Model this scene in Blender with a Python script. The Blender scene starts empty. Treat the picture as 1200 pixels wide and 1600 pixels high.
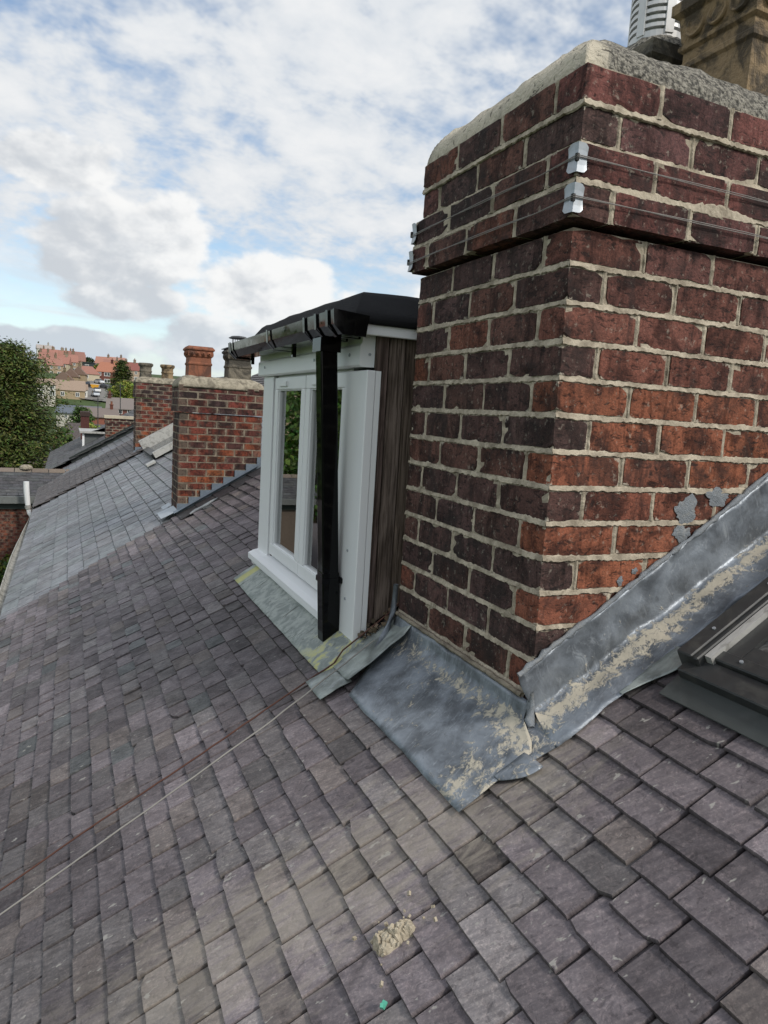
import bpy, math, random
from mathutils import Vector, Matrix, noise

SC = bpy.context.scene
COL = SC.collection
rnd = random.Random(11)
PI = math.pi

# ------------------------------------------------------------------ camera
CAM = Vector((-1.07337, -1.40979, 0.75169))
RT = Vector((0.913118, -0.403154, 0.060680))
DN = Vector((0.000744, -0.147188, -0.989108))
FW = Vector((0.407695, 0.903218, -0.134100))
FPX = 1108.34
cd = bpy.data.cameras.new('camera')
cd.sensor_fit = 'VERTICAL'
cd.sensor_height = 24.0
cd.lens = FPX / 1600 * 24.0
cd.clip_start = 0.02
cd.clip_end = 4000
cam = bpy.data.objects.new('camera', cd)
COL.objects.link(cam)
UP = -DN
BK = -FW
cam.matrix_world = Matrix(((RT.x, UP.x, BK.x, CAM.x), (RT.y, UP.y, BK.y, CAM.y),
                           (RT.z, UP.z, BK.z, CAM.z), (0, 0, 0, 1)))
SC.camera = cam
SC.view_settings.view_transform = 'Standard'
SC.view_settings.look = 'None'
SC.view_settings.gamma = 1.0
SC.view_settings.exposure = 0.6
SC.view_settings.use_curve_mapping = False


CY = SC.cycles
CY.max_bounces = 5
CY.diffuse_bounces = 2
CY.glossy_bounces = 3
CY.transmission_bounces = 3
CY.transparent_max_bounces = 6
CY.caustics_reflective = False
CY.caustics_refractive = False


def pix(p):
    v = Vector(p) - CAM
    w = v.dot(FW)
    if w < 0.05:
        return (-9999, -9999, w)
    return (600 + FPX * v.dot(RT) / w, 800 + FPX * v.dot(DN) / w, w)


def at(u, v, d):
    """point seen at photograph position (u, v), d metres in front of the camera"""
    return CAM + (RT * ((u - 600) / FPX) + DN * ((v - 800) / FPX) + FW) * d


# ------------------------------------------------------------------ node helpers
class T:
    """tiny wrapper so that shader maths can be written as expressions"""
    def __init__(self, nt):
        self.nt = nt

    def n(self, kind, **kw):
        nd = self.nt.nodes.new(kind)
        for k, v in kw.items():
            setattr(nd, k, v)
        return nd

    def put(self, sock, val):
        if hasattr(val, 'links') or isinstance(val, bpy.types.NodeSocket):
            self.nt.links.new(val, sock)
        else:
            sock.default_value = val

    def m(self, op, a, b=None, c=None, clamp=False):
        nd = self.n('ShaderNodeMath', operation=op, use_clamp=clamp)
        self.put(nd.inputs[0], a)
        if b is not None:
            self.put(nd.inputs[1], b)
        if c is not None:
            self.put(nd.inputs[2], c)
        return nd.outputs[0]

    def add(self, a, b): return self.m('ADD', a, b)
    def sub(self, a, b): return self.m('SUBTRACT', a, b)
    def mul(self, a, b): return self.m('MULTIPLY', a, b)
    def div(self, a, b): return self.m('DIVIDE', a, b)
    def mx(self, a, b): return self.m('MAXIMUM', a, b)
    def mn(self, a, b): return self.m('MINIMUM', a, b)

    def ss(self, x, lo, hi, a=0.0, b=1.0):
        nd = self.n('ShaderNodeMapRange', interpolation_type='SMOOTHSTEP')
        self.put(nd.inputs['Value'], x)
        nd.inputs['From Min'].default_value = lo
        nd.inputs['From Max'].default_value = hi
        nd.inputs['To Min'].default_value = a
        nd.inputs['To Max'].default_value = b
        return nd.outputs['Result']

    def vm(self, op, a, b=None):
        nd = self.n('ShaderNodeVectorMath', operation=op)
        self.put(nd.inputs[0], a)
        if b is not None:
            self.put(nd.inputs[1], b)
        return nd.outputs[0]

    def xyz(self, v):
        nd = self.n('ShaderNodeSeparateXYZ')
        self.put(nd.inputs[0], v)
        return nd.outputs

    def vec(self, x, y, z):
        nd = self.n('ShaderNodeCombineXYZ')
        for i, a in enumerate((x, y, z)):
            self.put(nd.inputs[i], a)
        return nd.outputs[0]

    def noise(self, v, scale, detail=3.0, rough=0.55, dist=0.0):
        nd = self.n('ShaderNodeTexNoise')
        self.put(nd.inputs['Vector'], v)
        nd.inputs['Scale'].default_value = scale
        nd.inputs['Detail'].default_value = min(detail, 4.0)
        nd.inputs['Roughness'].default_value = rough
        nd.inputs['Distortion'].default_value = dist
        return nd.outputs['Fac']

    def vor(self, v, scale, feature='F1', out='Distance'):
        nd = self.n('ShaderNodeTexVoronoi', feature=feature)
        self.put(nd.inputs['Vector'], v)
        nd.inputs['Scale'].default_value = scale
        return nd.outputs[out]

    def mix(self, f, a, b, mode='MIX'):
        nd = self.n('ShaderNodeMix', data_type='RGBA', blend_type=mode)
        self.put(nd.inputs['Factor'], f)
        for s, val in (('A', a), ('B', b)):
            sk = [i for i in nd.inputs if i.name == s and i.type == 'RGBA'][0]
            if isinstance(val, tuple) and len(val) == 3:
                val = val + (1,)
            self.put(sk, val)
        return [o for o in nd.outputs if o.type == 'RGBA'][0]

    def attr(self, name, out='Color'):
        nd = self.n('ShaderNodeAttribute', attribute_name=name)
        return nd.outputs[out]

    def bump(self, h, strength=0.5, dist=0.01, normal=None):
        nd = self.n('ShaderNodeBump')
        self.put(nd.inputs['Height'], h)
        nd.inputs['Strength'].default_value = strength
        nd.inputs['Distance'].default_value = dist
        if normal is not None:
            self.put(nd.inputs['Normal'], normal)
        return nd.outputs['Normal']


def new_mat(name):
    m = bpy.data.materials.new(name)
    m.use_nodes = True
    nt = m.node_tree
    nt.nodes.clear()
    t = T(nt)
    out = t.n('ShaderNodeOutputMaterial')
    b = t.n('ShaderNodeBsdfPrincipled')
    nt.links.new(b.outputs[0], out.inputs[0])
    t.bsdf = b
    t.out = out
    return m, t


def set_b(t, color=None, rough=None, normal=None, metal=None, spec=None, coat=None):
    I = t.bsdf.inputs
    if color is not None:
        t.put(I['Base Color'], color if not (isinstance(color, tuple) and len(color) == 3) else color + (1,))
    if rough is not None:
        t.put(I['Roughness'], rough)
    if normal is not None:
        t.put(I['Normal'], normal)
    if metal is not None:
        t.put(I['Metallic'], metal)
    if spec is not None:
        t.put(I['Specular IOR Level'], spec)
    if coat is not None:
        t.put(I['Coat Weight'], coat)


# ------------------------------------------------------------------ world: sky with clouds
SUN_DIR = Vector((0.34, -0.66, 0.67)).normalized()      # towards the sun
sun_el = math.asin(SUN_DIR.z)
sun_az = math.atan2(SUN_DIR.x, SUN_DIR.y)
W = bpy.data.worlds.new('World')
SC.world = W
W.use_nodes = True
W.node_tree.nodes.clear()
t = T(W.node_tree)
wo = t.n('ShaderNodeOutputWorld')
bg = t.n('ShaderNodeBackground')
W.node_tree.links.new(bg.outputs[0], wo.inputs[0])
sky = t.n('ShaderNodeTexSky', sky_type='NISHITA')
sky.sun_disc = False
sky.sun_elevation = sun_el
sky.sun_rotation = sun_az
sky.air_density = 1.15
sky.dust_density = 0.6
sky.ozone_density = 1.6
gen = t.n('ShaderNodeTexCoord').outputs['Generated']
dx, dy, dz = t.xyz(gen)
zc = t.mx(dz, 0.0)
RAD = 180 / PI
az = t.mul(t.m('ARCTAN2', dx, dy), RAD)
el = t.mul(t.m('ARCSINE', dz), RAD)
# high broken sheet
den = t.add(zc, 0.36)
px_ = t.div(dx, den)
py_ = t.div(dy, den)
pl = t.vec(px_, py_, 0.0)
big = t.noise(t.vm('ADD', pl, (3.1, 1.7, 0.0)), 1.35, 2.0, 0.5)
cells = t.noise(t.vm('MULTIPLY', pl, (1.0, 1.15, 1.0)), 8.5, 4.0, 0.6, 0.15)
fine = t.noise(pl, 30.0, 2.0, 0.6)
sheet = t.add(t.add(t.mul(cells, 0.62), t.mul(big, 0.85)), t.mul(fine, 0.16))
sheet_d = t.ss(sheet, 0.60, 0.86, 0.06, 1.0)
# streaks low down
stv = t.vec(t.mul(az, 0.05), t.mul(el, 0.32), 2.0)
streak = t.noise(stv, 1.6, 5.0, 0.55, 0.5)
low = t.ss(el, 15.0, 8.0)
sheet_d = t.mx(t.mul(sheet_d, t.ss(el, 4.0, 13.0)), t.mul(t.ss(streak, 0.40, 0.70, 0.05, 0.75), low))
sh_tone = t.ss(t.add(t.mul(cells, 0.6), t.mul(big, 0.5)), 0.45, 0.72)
sheet_c = t.mix(sh_tone, (4.6, 4.9, 5.25), (5.75, 5.82, 5.9))
# cumulus
ce = t.vec(t.mul(az, 0.1), t.mul(el, 0.145), 0.7)
cn = t.noise(ce, 2.3, 6.0, 0.55, 0.1)
cn2 = t.noise(t.vm('ADD', ce, (0.085, 0.11, 0.02)), 2.3, 5.0, 0.55, 0.1)
clump = t.noise(t.vec(t.mul(az, 0.1), t.mul(el, 0.2), 7.3), 1.0, 1.0, 0.5)
blobs = [(3.0, 10.8, 5.6, 3.8), (6.9, 12.2, 3.6, 3.3), (-0.4, 15.9, 4.6, 2.1), (14.2, 8.6, 6.0, 2.9),
         (10.5, 4.6, 6.6, 2.4), (21.5, 6.5, 6.0, 3.2), (4.2, 7.2, 4.2, 1.7), (-3.5, 3.2, 3.0, 1.6), (0.8, 3.6, 3.6, 1.5), (-13, 10.5, 7, 4), (31, 9, 7, 4)]
acc = None
for (a0, e0, wa, he) in blobs:
    q = t.sub(1.0, t.add(t.m('POWER', t.m('ABSOLUTE', t.div(t.sub(az, a0), wa)), 2.0),
                         t.m('POWER', t.m('ABSOLUTE', t.div(t.sub(el, e0), he)), 2.0)))
    acc = q if acc is None else t.m('SMOOTH_MAX', acc, q, 0.35)
away = t.ss(t.m('ABSOLUTE', t.sub(az, 8.0)), 26.0, 40.0)
generic = t.mul(t.sub(t.ss(clump, 0.45, 0.68), t.m('ABSOLUTE', t.div(t.sub(el, 8.0), 9.0))), 1.1)
field = t.mx(acc, t.sub(t.mul(t.add(generic, 1.0), away), 1.0))
cum = t.add(t.mx(field, -1.2), t.mul(t.sub(cn, 0.5), 2.4))
cum_d = t.ss(cum, -0.06, 0.42)
relief = t.mul(t.sub(cn, cn2), 3.6)
up = t.add(t.mul(t.sub(cum, 0.6), -0.40), relief)
lit = t.ss(t.add(t.add(up, t.mul(t.sub(az, 5.5), 0.075)), t.mul(t.sub(el, 11.0), 0.075)), -0.75, 0.65)
cum_c = t.mix(lit, (4.0, 4.22, 4.5), (6.3, 6.3, 6.25))
c0 = t.mix(sheet_d, sky.outputs[0], sheet_c)
c1 = t.mix(t.mul(cum_d, 0.96), c0, cum_c)
haze = t.ss(el, 9.0, -1.0, 0.0, 0.6)
c2 = t.mix(haze, c1, (3.7, 4.5, 5.3))
t.put(bg.inputs['Color'], c2)
bg.inputs['Strength'].default_value = 0.1
W.cycles.sampling_method = 'MANUAL'
W.cycles.sample_map_resolution = 256
CY.use_light_tree = False

sl = bpy.data.lights.new('sun', 'SUN')
sl.energy = 1.5
sl.angle = math.radians(10)
sl.color = (1.0, 0.95, 0.87)
so = bpy.data.objects.new('sun', sl)
COL.objects.link(so)
so.rotation_euler = SUN_DIR.to_track_quat('Z', 'Y').to_euler()
so.location = (3, -8, 12)


# ------------------------------------------------------------------ mesh builder
class MB:
    def __init__(self):
        self.v = []
        self.f = []
        self.tint = []
        self.rn = []
        self.mi = []
        self.cur = (1, 1, 1)
        self.curr = 0.0
        self.dust = None
        self.cm = 0

    def vert(self, p, tint=None, dust=0.0):
        self.v.append(tuple(p))
        self.tint.append(tint or self.cur)
        self.rn.append((self.curr, dust))
        return len(self.v) - 1

    def face(self, *ix):
        self.f.append(ix)
        self.mi.append(self.cm)

    def poly(self, pts):
        self.face(*[self.vert(p) for p in pts])

    def box(self, lo, hi, rot=None, at_=None, skip=()):
        xs = (lo[0], hi[0])
        ys = (lo[1], hi[1])
        zs = (lo[2], hi[2])
        P = [Vector((xs[i], ys[j], zs[k])) for k in (0, 1) for j in (0, 1) for i in (0, 1)]
        if rot is not None:
            P = [rot @ p for p in P]
        if at_ is not None:
            P = [p + Vector(at_) for p in P]
        ix = [self.vert(p) for p in P]
        F = {'-z': (0, 2, 3, 1), '+z': (4, 5, 7, 6), '-y': (0, 1, 5, 4), '+y': (2, 6, 7, 3), '-x': (0, 4, 6, 2), '+x': (1, 3, 7, 5)}
        for k, q in F.items():
            if k not in skip:
                self.face(*[ix[i] for i in q])

    def tube(self, pts, r, n=8, caps=True, jit=0.0, rg=None):
        rings = []
        N = len(pts)
        for i, p in enumerate(pts):
            p = Vector(p)
            a = Vector(pts[max(0, i - 1)])
            b = Vector(pts[min(N - 1, i + 1)])
            d = (b - a).normalized()
            ref = Vector((0, 0, 1)) if abs(d.z) < 0.9 else Vector((1, 0, 0))
            u = d.cross(ref).normalized()
            w = d.cross(u)
            rr = r[i] if isinstance(r, (list, tuple)) else r
            ring = []
            for k in range(n):
                an = 2 * PI * k / n
                q = rr * (1 + (rg.uniform(-jit, jit) if rg else 0))
                ring.append(self.vert(p + u * (math.cos(an) * q) + w * (math.sin(an) * q)))
            rings.append(ring)
        for i in range(N - 1):
            for k in range(n):
                self.face(rings[i][k], rings[i][(k + 1) % n], rings[i + 1][(k + 1) % n], rings[i + 1][k])
        if caps:
            self.face(*rings[0])
            self.face(*reversed(rings[-1]))

    def lathe(self, prof, c, n=24, sq=None, rot=0.0):
        """prof: (radius, z); sq = number of corners for a polygonal section"""
        rings = []
        k = sq or n
        for (r, z) in prof:
            rr = r / math.cos(PI / k) if sq else r
            rings.append([self.vert((c[0] + rr * math.cos(rot + 2 * PI * i / k), c[1] + rr * math.sin(rot + 2 * PI * i / k), c[2] + z)) for i in range(k)])
        for a, b in zip(rings, rings[1:]):
            for i in range(k):
                self.face(a[i], a[(i + 1) % k], b[(i + 1) % k], b[i])
        self.face(*reversed(rings[0]))
        self.face(*rings[-1])

    def sheet(self, P, th, dust=None, nrm=None):
        """P[i][j] grid of points; closed thin slab, th below the surface"""
        n, m_ = len(P), len(P[0])
        A = [[self.vert(P[i][j], dust=dust[i][j] if dust else 0.0) for j in range(m_)] for i in range(n)]
        off = Vector(nrm or (0, 0, -1)) * th
        B = [[self.vert(Vector(P[i][j]) + off, dust=0.2) for j in range(m_)] for i in range(n)]
        for i in range(n - 1):
            for j in range(m_ - 1):
                self.face(A[i][j], A[i + 1][j], A[i + 1][j + 1], A[i][j + 1])
                self.face(B[i][j], B[i][j + 1], B[i + 1][j + 1], B[i + 1][j])
        for i in range(n - 1):
            self.face(A[i][0], B[i][0], B[i + 1][0], A[i + 1][0])
            self.face(A[i][-1], A[i + 1][-1], B[i + 1][-1], B[i][-1])
        for j in range(m_ - 1):
            self.face(A[0][j], A[0][j + 1], B[0][j + 1], B[0][j])
            self.face(A[-1][j], B[-1][j], B[-1][j + 1], A[-1][j + 1])

    def mesh(self, name, mats, smooth=False, center=None):
        me = bpy.data.meshes.new(name)
        c = Vector(center) if center is not None else Vector((0, 0, 0))
        me.from_pydata([tuple(Vector(p) - c) for p in self.v], [], self.f)
        ca = me.color_attributes.new('tint', 'FLOAT_COLOR', 'POINT')
        flat = []
        for tt, (a, d) in zip(self.tint, self.rn):
            flat += [tt[0], tt[1], tt[2], 1.0]
        ca.data.foreach_set('color', flat)
        cb = me.color_attributes.new('aux', 'FLOAT_COLOR', 'POINT')
        flat = []
        for (a, d) in self.rn:
            flat += [a, d, 0.0, 1.0]
        cb.data.foreach_set('color', flat)
        for m in (mats if isinstance(mats, (list, tuple)) else [mats]):
            me.materials.append(m)
        if isinstance(mats, (list, tuple)) and len(mats) > 1:
            me.polygons.foreach_set('material_index', self.mi)
        if smooth:
            me.polygons.foreach_set('use_smooth', [True] * len(me.polygons))
        me.update()
        return me

    def build(self, name, mats, parent=None, smooth=False, center=None):
        me = self.mesh(name, mats, smooth, center)
        return link(name, me, parent, center)


def link(name, me, parent=None, center=None):
    o = bpy.data.objects.new(name, me)
    COL.objects.link(o)
    if parent is not None:
        o.parent = parent
        if center is not None:
            o.location = Vector(center) - parent_origin(parent)
        else:
            o.location = -parent_origin(parent)
    elif center is not None:
        o.location = center
    return o


def parent_origin(p):
    s = Vector((0, 0, 0))
    while p is not None:
        s += p.location
        p = p.parent
    return s


def thing(name, label, cat, loc=(0, 0, 0), group=None):
    o = bpy.data.objects.new(name, None)
    o.empty_display_size = 0.1
    COL.objects.link(o)
    o.location = loc
    tag(o, label, cat, group)
    return o


def tag(o, label=None, cat=None, group=None, kind=None):
    for k, v in (('label', label), ('category', cat), ('group', group), ('kind', kind)):
        if v:
            o[k] = v
    return o


def vary(rg, a, b, col):
    k = rg.uniform(a, b)
    return tuple(c * k * rg.uniform(0.96, 1.04) for c in col)


def nz(x, y, z=0.0):
    return noise.noise(Vector((x, y, z)))


# ------------------------------------------------------------------ materials
def geo_pos(t):
    return t.n('ShaderNodeNewGeometry').outputs['Position']


def brick_mat(name, fine=1.0, smear=1.0, mortar=(0.60, 0.54, 0.44)):
    m, t = new_mat(name)
    tint = t.attr('tint')
    ax = t.xyz(t.attr('aux'))
    p = t.vm('ADD', geo_pos(t), t.vec(t.mul(ax[0], 37.0), t.mul(ax[0], 19.0), t.mul(ax[0], 53.0)))
    sx = t.xyz(p)
    blot = t.noise(p, 10 * fine, 4, 0.65, 0.6)
    speck = t.noise(p, 170 * fine, 3, 0.65)
    crack = t.noise(t.vm('MULTIPLY', p, (1, 1, 2.2)), 38 * fine, 6, 0.7, 0.5)
    drip = t.noise(t.vm('MULTIPLY', p, (1, 1, 0.14)), 60 * fine, 3, 0.6)
    c = t.mix(t.ss(blot, 0.42, 0.64, 0, 0.85), tint, t.mix(0.5, t.mix(1.0, tint, (0.30, 0.22, 0.2), 'MULTIPLY'), (0.020, 0.018, 0.018)))
    c = t.mix(t.ss(speck, 0.40, 0.62, 0.0, 0.55), c, t.mix(1.0, c, (1.9, 1.75, 1.65), 'MULTIPLY'))
    c = t.mix(t.ss(crack, 0.46, 0.36, 0.0, 0.75), c, (0.014, 0.012, 0.012))
    c = t.mix(t.ss(drip, 0.50, 0.66, 0.0, 0.6), c, t.mix(1.0, c, (0.4, 0.38, 0.38), 'MULTIPLY'))
    soot = t.noise(t.vm('MULTIPLY', geo_pos(t), (1, 1, 0.6)), 7.0, 4, 0.7, 0.8)
    c = t.mix(t.ss(soot, 0.47, 0.66, 0.0, 0.72), c, (0.030, 0.024, 0.023))
    eff = t.noise(p, 55 * fine, 5, 0.7)
    c = t.mix(t.mul(t.ss(eff, 0.58, 0.72), 0.30 * smear), c, mortar)
    # mortar smeared over the arrises; aux.g is 1 on the arris and 0 on the face
    edge = t.add(t.m('POWER', ax[1], 4.0), t.mul(t.sub(t.noise(p, 42 * fine, 5, 0.7), 0.56), 2.2))
    c = t.mix(t.ss(edge, 0.55, 0.85, 0.0, 0.7 * smear), c, mortar)
    h = t.add(t.mul(speck, 0.35), t.add(t.mul(crack, 0.8), t.mul(blot, 0.4)))
    set_b(t, c, 0.9, t.bump(h, 0.8, 0.004), spec=0.2)
    return m


def slate_mat(name, lichen=1.0, streak=1.0, rough=0.62, su=1.0, stain=False, spec=0.35, band=0.0, edge_shade=0.55):
    m, t = new_mat(name)
    tint = t.attr('tint')
    ax = t.xyz(t.attr('aux'))
    P0 = geo_pos(t)
    x, y, z = t.xyz(P0)
    u = t.add(t.mul(x, 0.857), t.mul(z, 0.514))
    jig = t.mul(ax[0], 31.0)
    # riven grain runs up the slope
    g = t.vec(t.add(t.mul(u, 16 * su), jig), t.add(t.mul(t.add(y, t.mul(u, 0.25)), 85 * su), jig), jig)
    grain = t.noise(g, 1.0, 5, 0.65, 0.4)
    q = t.vec(t.add(u, jig), t.add(y, jig), jig)
    blot = t.noise(q, 14 * su, 4, 0.6, 0.5)
    speck = t.noise(q, 150 * su, 3, 0.7)
    riv = t.noise(q, 34 * su, 7, 0.68, 1.5)
    c = t.mix(t.mul(t.ss(grain, 0.35, 0.68), 0.75 * streak), t.mix(1.0, tint, (0.62, 0.61, 0.63), 'MULTIPLY'), t.mix(1.0, tint, (1.35, 1.33, 1.30), 'MULTIPLY'))
    c = t.mix(t.ss(blot, 0.40, 0.66, 0.0, 0.6), c, t.mix(1.0, c, (0.58, 0.57, 0.57), 'MULTIPLY'))
    mot = t.noise(q, 55 * su, 5, 0.7, 0.4)
    c = t.mix(t.ss(mot, 0.50, 0.68, 0.0, 0.6), c, t.mix(1.0, c, (1.55, 1.50, 1.46), 'MULTIPLY'))
    c = t.mix(t.ss(speck, 0.48, 0.68, 0.0, 0.6), c, t.mix(1.0, c, (1.7, 1.66, 1.6), 'MULTIPLY'))
    c = t.mix(t.ss(riv, 0.43, 0.36, 0.0, 0.55), c, t.mix(1.0, c, (0.45, 0.45, 0.46), 'MULTIPLY'))
    if band:
        bn = t.noise(t.vec(t.mul(u, 0.35), t.mul(y, 2.4), 3.0), 1.0, 4, 0.6, 0.2)
        c = t.mix(t.ss(bn, 0.36, 0.62, 0.0, band), c, t.mix(1.0, c, (1.9, 1.95, 2.05), 'MULTIPLY'))
        bn2 = t.noise(t.vec(t.mul(u, 0.5), t.mul(y, 3.2), 9.0), 1.0, 4, 0.6, 0.2)
        c = t.mix(t.ss(bn2, 0.52, 0.70, 0.0, band), c, t.mix(1.0, c, (0.62, 0.58, 0.58), 'MULTIPLY'))
    # lichen dabs, a little longer up the slope
    lv = t.vec(t.mul(u, 24.0), t.mul(y, 44.0), 0.0)
    ln = t.noise(lv, 1.0, 3, 0.6, 0.3)
    lm = t.noise(P0, 1.1, 2, 0.5)
    lic = t.mul(t.ss(t.add(ln, t.mul(t.sub(lm, 0.5), 0.22)), 0.665, 0.72), 0.75 * lichen)
    c = t.mix(lic, c, (0.40, 0.385, 0.345))
    if stain:
        # dusty wash of mortar trailing down the roof from the chimney's lead
        d1 = t.sub(1.0, t.div(t.m('ABSOLUTE', t.sub(y, t.add(-0.10, t.mul(u, -0.10)))), 0.36))
        d2 = t.mul(t.ss(u, 0.22, -0.12), t.ss(u, -1.7, -0.7))
        wn = t.noise(t.vec(t.mul(u, 7.0), t.mul(y, 26.0), 1.0), 1.0, 6, 0.7, 0.8)
        wash = t.mul(t.ss(t.add(t.mul(d1, 0.55), t.mul(t.sub(wn, 0.5), 1.25)), 0.12, 0.62), d2)
        c = t.mix(t.mul(wash, 0.5), c, (0.40, 0.355, 0.285))
        # thicker crumbs close to the lead
        cr = t.sub(1.0, t.div(t.vm('LENGTH', t.vec(t.sub(u, -0.02), t.sub(y, -0.20), 0.0)), 0.22))
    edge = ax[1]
    c = t.mix(t.mul(edge, edge_shade), c, t.mix(1.0, c, (0.35, 0.33, 0.32), 'MULTIPLY'))  # rim colour darkened to paint the shadow lines between slates
    h = t.add(t.mul(grain, 0.5), t.add(t.mul(riv, 1.0), t.mul(speck, 0.15)))
    set_b(t, c, t.ss(blot, 0.3, 0.7, rough - 0.08, rough + 0.1), t.bump(h, 0.42, 0.006), spec=spec)
    return m


def plain_mat(name, color, rough=0.6, var=0.15, scale=20.0, bump=0.0, metal=0.0, spec=0.4, dirt=0.0, dirtc=(0.08, 0.075, 0.06), stretch=(1, 1, 1), dlo=0.48):
    m, t = new_mat(name)
    p = t.vm('MULTIPLY', geo_pos(t), stretch)
    n1 = t.noise(p, scale, 5, 0.6, 0.3)
    c = t.mix(n1, tuple(a * (1 - var) for a in color), tuple(a * (1 + var) for a in color))
    if dirt:
        n2 = t.noise(p, scale * 0.45, 6, 0.68, 0.8)
        c = t.mix(t.ss(n2, dlo, dlo + 0.18, 0.0, dirt), c, dirtc)
    nr = t.bump(t.noise(p, scale * 4, 4, 0.65), bump, 0.01) if bump else None
    set_b(t, c, t.ss(n1, 0.3, 0.7, max(0.02, rough - 0.06), min(1, rough + 0.06)), nr, metal, spec)
    return m


def tint_mat(name, rough=0.85, scale=30.0, var=0.3, bump=0.3):
    m, t = new_mat(name)
    p = geo_pos(t)
    n1 = t.noise(p, scale, 5, 0.65, 0.4)
    c = t.mix(1.0, t.attr('tint'), t.mix(n1, (1 - var,) * 3, (1 + var,) * 3), 'MULTIPLY')
    set_b(t, c, rough, t.bump(n1, bump, 0.02), spec=0.25)
    return m


def lead_mat(name, base=(0.195, 0.215, 0.24), dustc=(0.56, 0.50, 0.39)):
    m, t = new_mat(name)
    ax = t.xyz(t.attr('aux'))
    p = geo_pos(t)
    n1 = t.noise(p, 9, 5, 0.62, 0.3)
    x, y, z = t.xyz(p)
    brush = t.noise(t.vec(t.mul(t.add(x, z), 14.0), t.mul(t.sub(y, t.mul(x, 0.3)), 60.0), 0.0), 1.0, 5, 0.7, 1.2)
    n2 = t.noise(p, 46, 5, 0.7, 0.6)
    c = t.mix(t.ss(n1, 0.33, 0.68), tuple(a * 0.55 for a in base), tuple(a * 1.45 for a in base))  # light and dark tones painted in for metallic reflections on the crumpled sheet
    c = t.mix(t.ss(brush, 0.52, 0.75, 0, 0.6), c, (0.42, 0.45, 0.48))
    c = t.mix(t.ss(n2, 0.62, 0.75, 0, 0.5), c, (0.055, 0.06, 0.068))
    d = t.add(ax[1], t.mul(t.sub(t.add(t.mul(n2, 0.4), t.mul(t.noise(p, 34, 7, 0.75, 0.5), 0.75)), 0.60), 3.0))
    c = t.mix(t.ss(d, 0.42, 0.80, 0, 0.9), c, dustc)
    h = t.add(t.mul(n1, 1.0), t.add(t.mul(n2, 0.35), t.mul(t.ss(d, 0.4, 0.8), 0.6)))
    set_b(t, c, t.ss(d, 0.3, 0.8, 0.42, 0.95), t.bump(h, 0.55, 0.008), t.ss(d, 0.3, 0.6, 0.35, 0.0), 0.4)
    return m


def mortar_mat(name, color=(0.50, 0.44, 0.345), dark=(0.20, 0.17, 0.13)):
    m, t = new_mat(name)
    p = geo_pos(t)
    n1 = t.noise(p, 18, 6, 0.65, 0.4)
    n2 = t.noise(p, 140, 4, 0.7)
    c = t.mix(t.ss(n1, 0.30, 0.66), dark, color)
    c = t.mix(t.ss(n2, 0.35, 0.7, 0.0, 0.5), t.mix(1.0, c, (0.72, 0.7, 0.68), 'MULTIPLY'), c)
    c = t.mix(t.ss(t.noise(p, 70, 5, 0.7), 0.64, 0.70, 0, 0.6), c, (0.07, 0.06, 0.05))
    set_b(t, c, 0.95, t.bump(t.add(n1, t.mul(n2, 0.5)), 0.8, 0.006), spec=0.15)
    return m


def leaf_mat(name):
    m, t = new_mat(name)
    c = t.mix(1.0, t.attr('tint'), t.mix(t.noise(geo_pos(t), 3.0, 3), (0.7,) * 3, (1.3,) * 3), 'MULTIPLY')
    set_b(t, c, 0.6, spec=0.25)
    tr = t.n('ShaderNodeBsdfTranslucent')
    t.put(tr.inputs[0], c)
    mx = t.n('ShaderNodeMixShader')
    mx.inputs[0].default_value = 0.25
    t.nt.links.new(t.bsdf.outputs[0], mx.inputs[1])
    t.nt.links.new(tr.outputs[0], mx.inputs[2])
    t.nt.links.new(mx.outputs[0], t.out.inputs[0])
    return m


def wood_mat(name):
    m, t = new_mat(name)
    tint = t.attr('tint')
    ax = t.xyz(t.attr('aux'))
    x, y, z = t.xyz(geo_pos(t))
    jig = t.mul(ax[0], 23.0)
    g = t.noise(t.vec(t.add(t.mul(x, 130.0), jig), t.add(t.mul(y, 130.0), jig), t.mul(z, 5.0)), 1.0, 6, 0.65, 0.5)
    b = t.noise(t.vec(t.mul(x, 9.0), jig, t.mul(z, 2.4)), 1.0, 4, 0.6, 0.3)
    c = t.mix(t.ss(g, 0.35, 0.65), t.mix(1.0, tint, (0.5, 0.48, 0.46), 'MULTIPLY'), t.mix(1.0, tint, (1.6, 1.6, 1.62), 'MULTIPLY'))
    c = t.mix(t.ss(b, 0.42, 0.68, 0, 0.8), c, t.mix(1.0, c, (0.4, 0.38, 0.36), 'MULTIPLY'))
    set_b(t, c, 0.85, t.bump(g, 0.7, 0.004), spec=0.2)
    return m


def glass_mat(name, tintc=(0.75, 0.8, 0.8), boost=1.4):
    m, t = new_mat(name)
    fr = t.n('ShaderNodeFresnel')
    fr.inputs[0].default_value = 1.5
    gl = t.n('ShaderNodeBsdfGlossy')
    gl.inputs['Roughness'].default_value = 0.012
    tr = t.n('ShaderNodeBsdfTransparent')
    tr.inputs[0].default_value = tintc + (1,)
    mx = t.n('ShaderNodeMixShader')
    t.put(mx.inputs[0], t.m('MULTIPLY', fr.outputs[0], 1.9 * boost, clamp=True))
    t.nt.links.new(tr.outputs[0], mx.inputs[1])
    t.nt.links.new(gl.outputs[0], mx.inputs[2])
    t.nt.links.new(mx.outputs[0], t.out.inputs[0])
    return m


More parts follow.
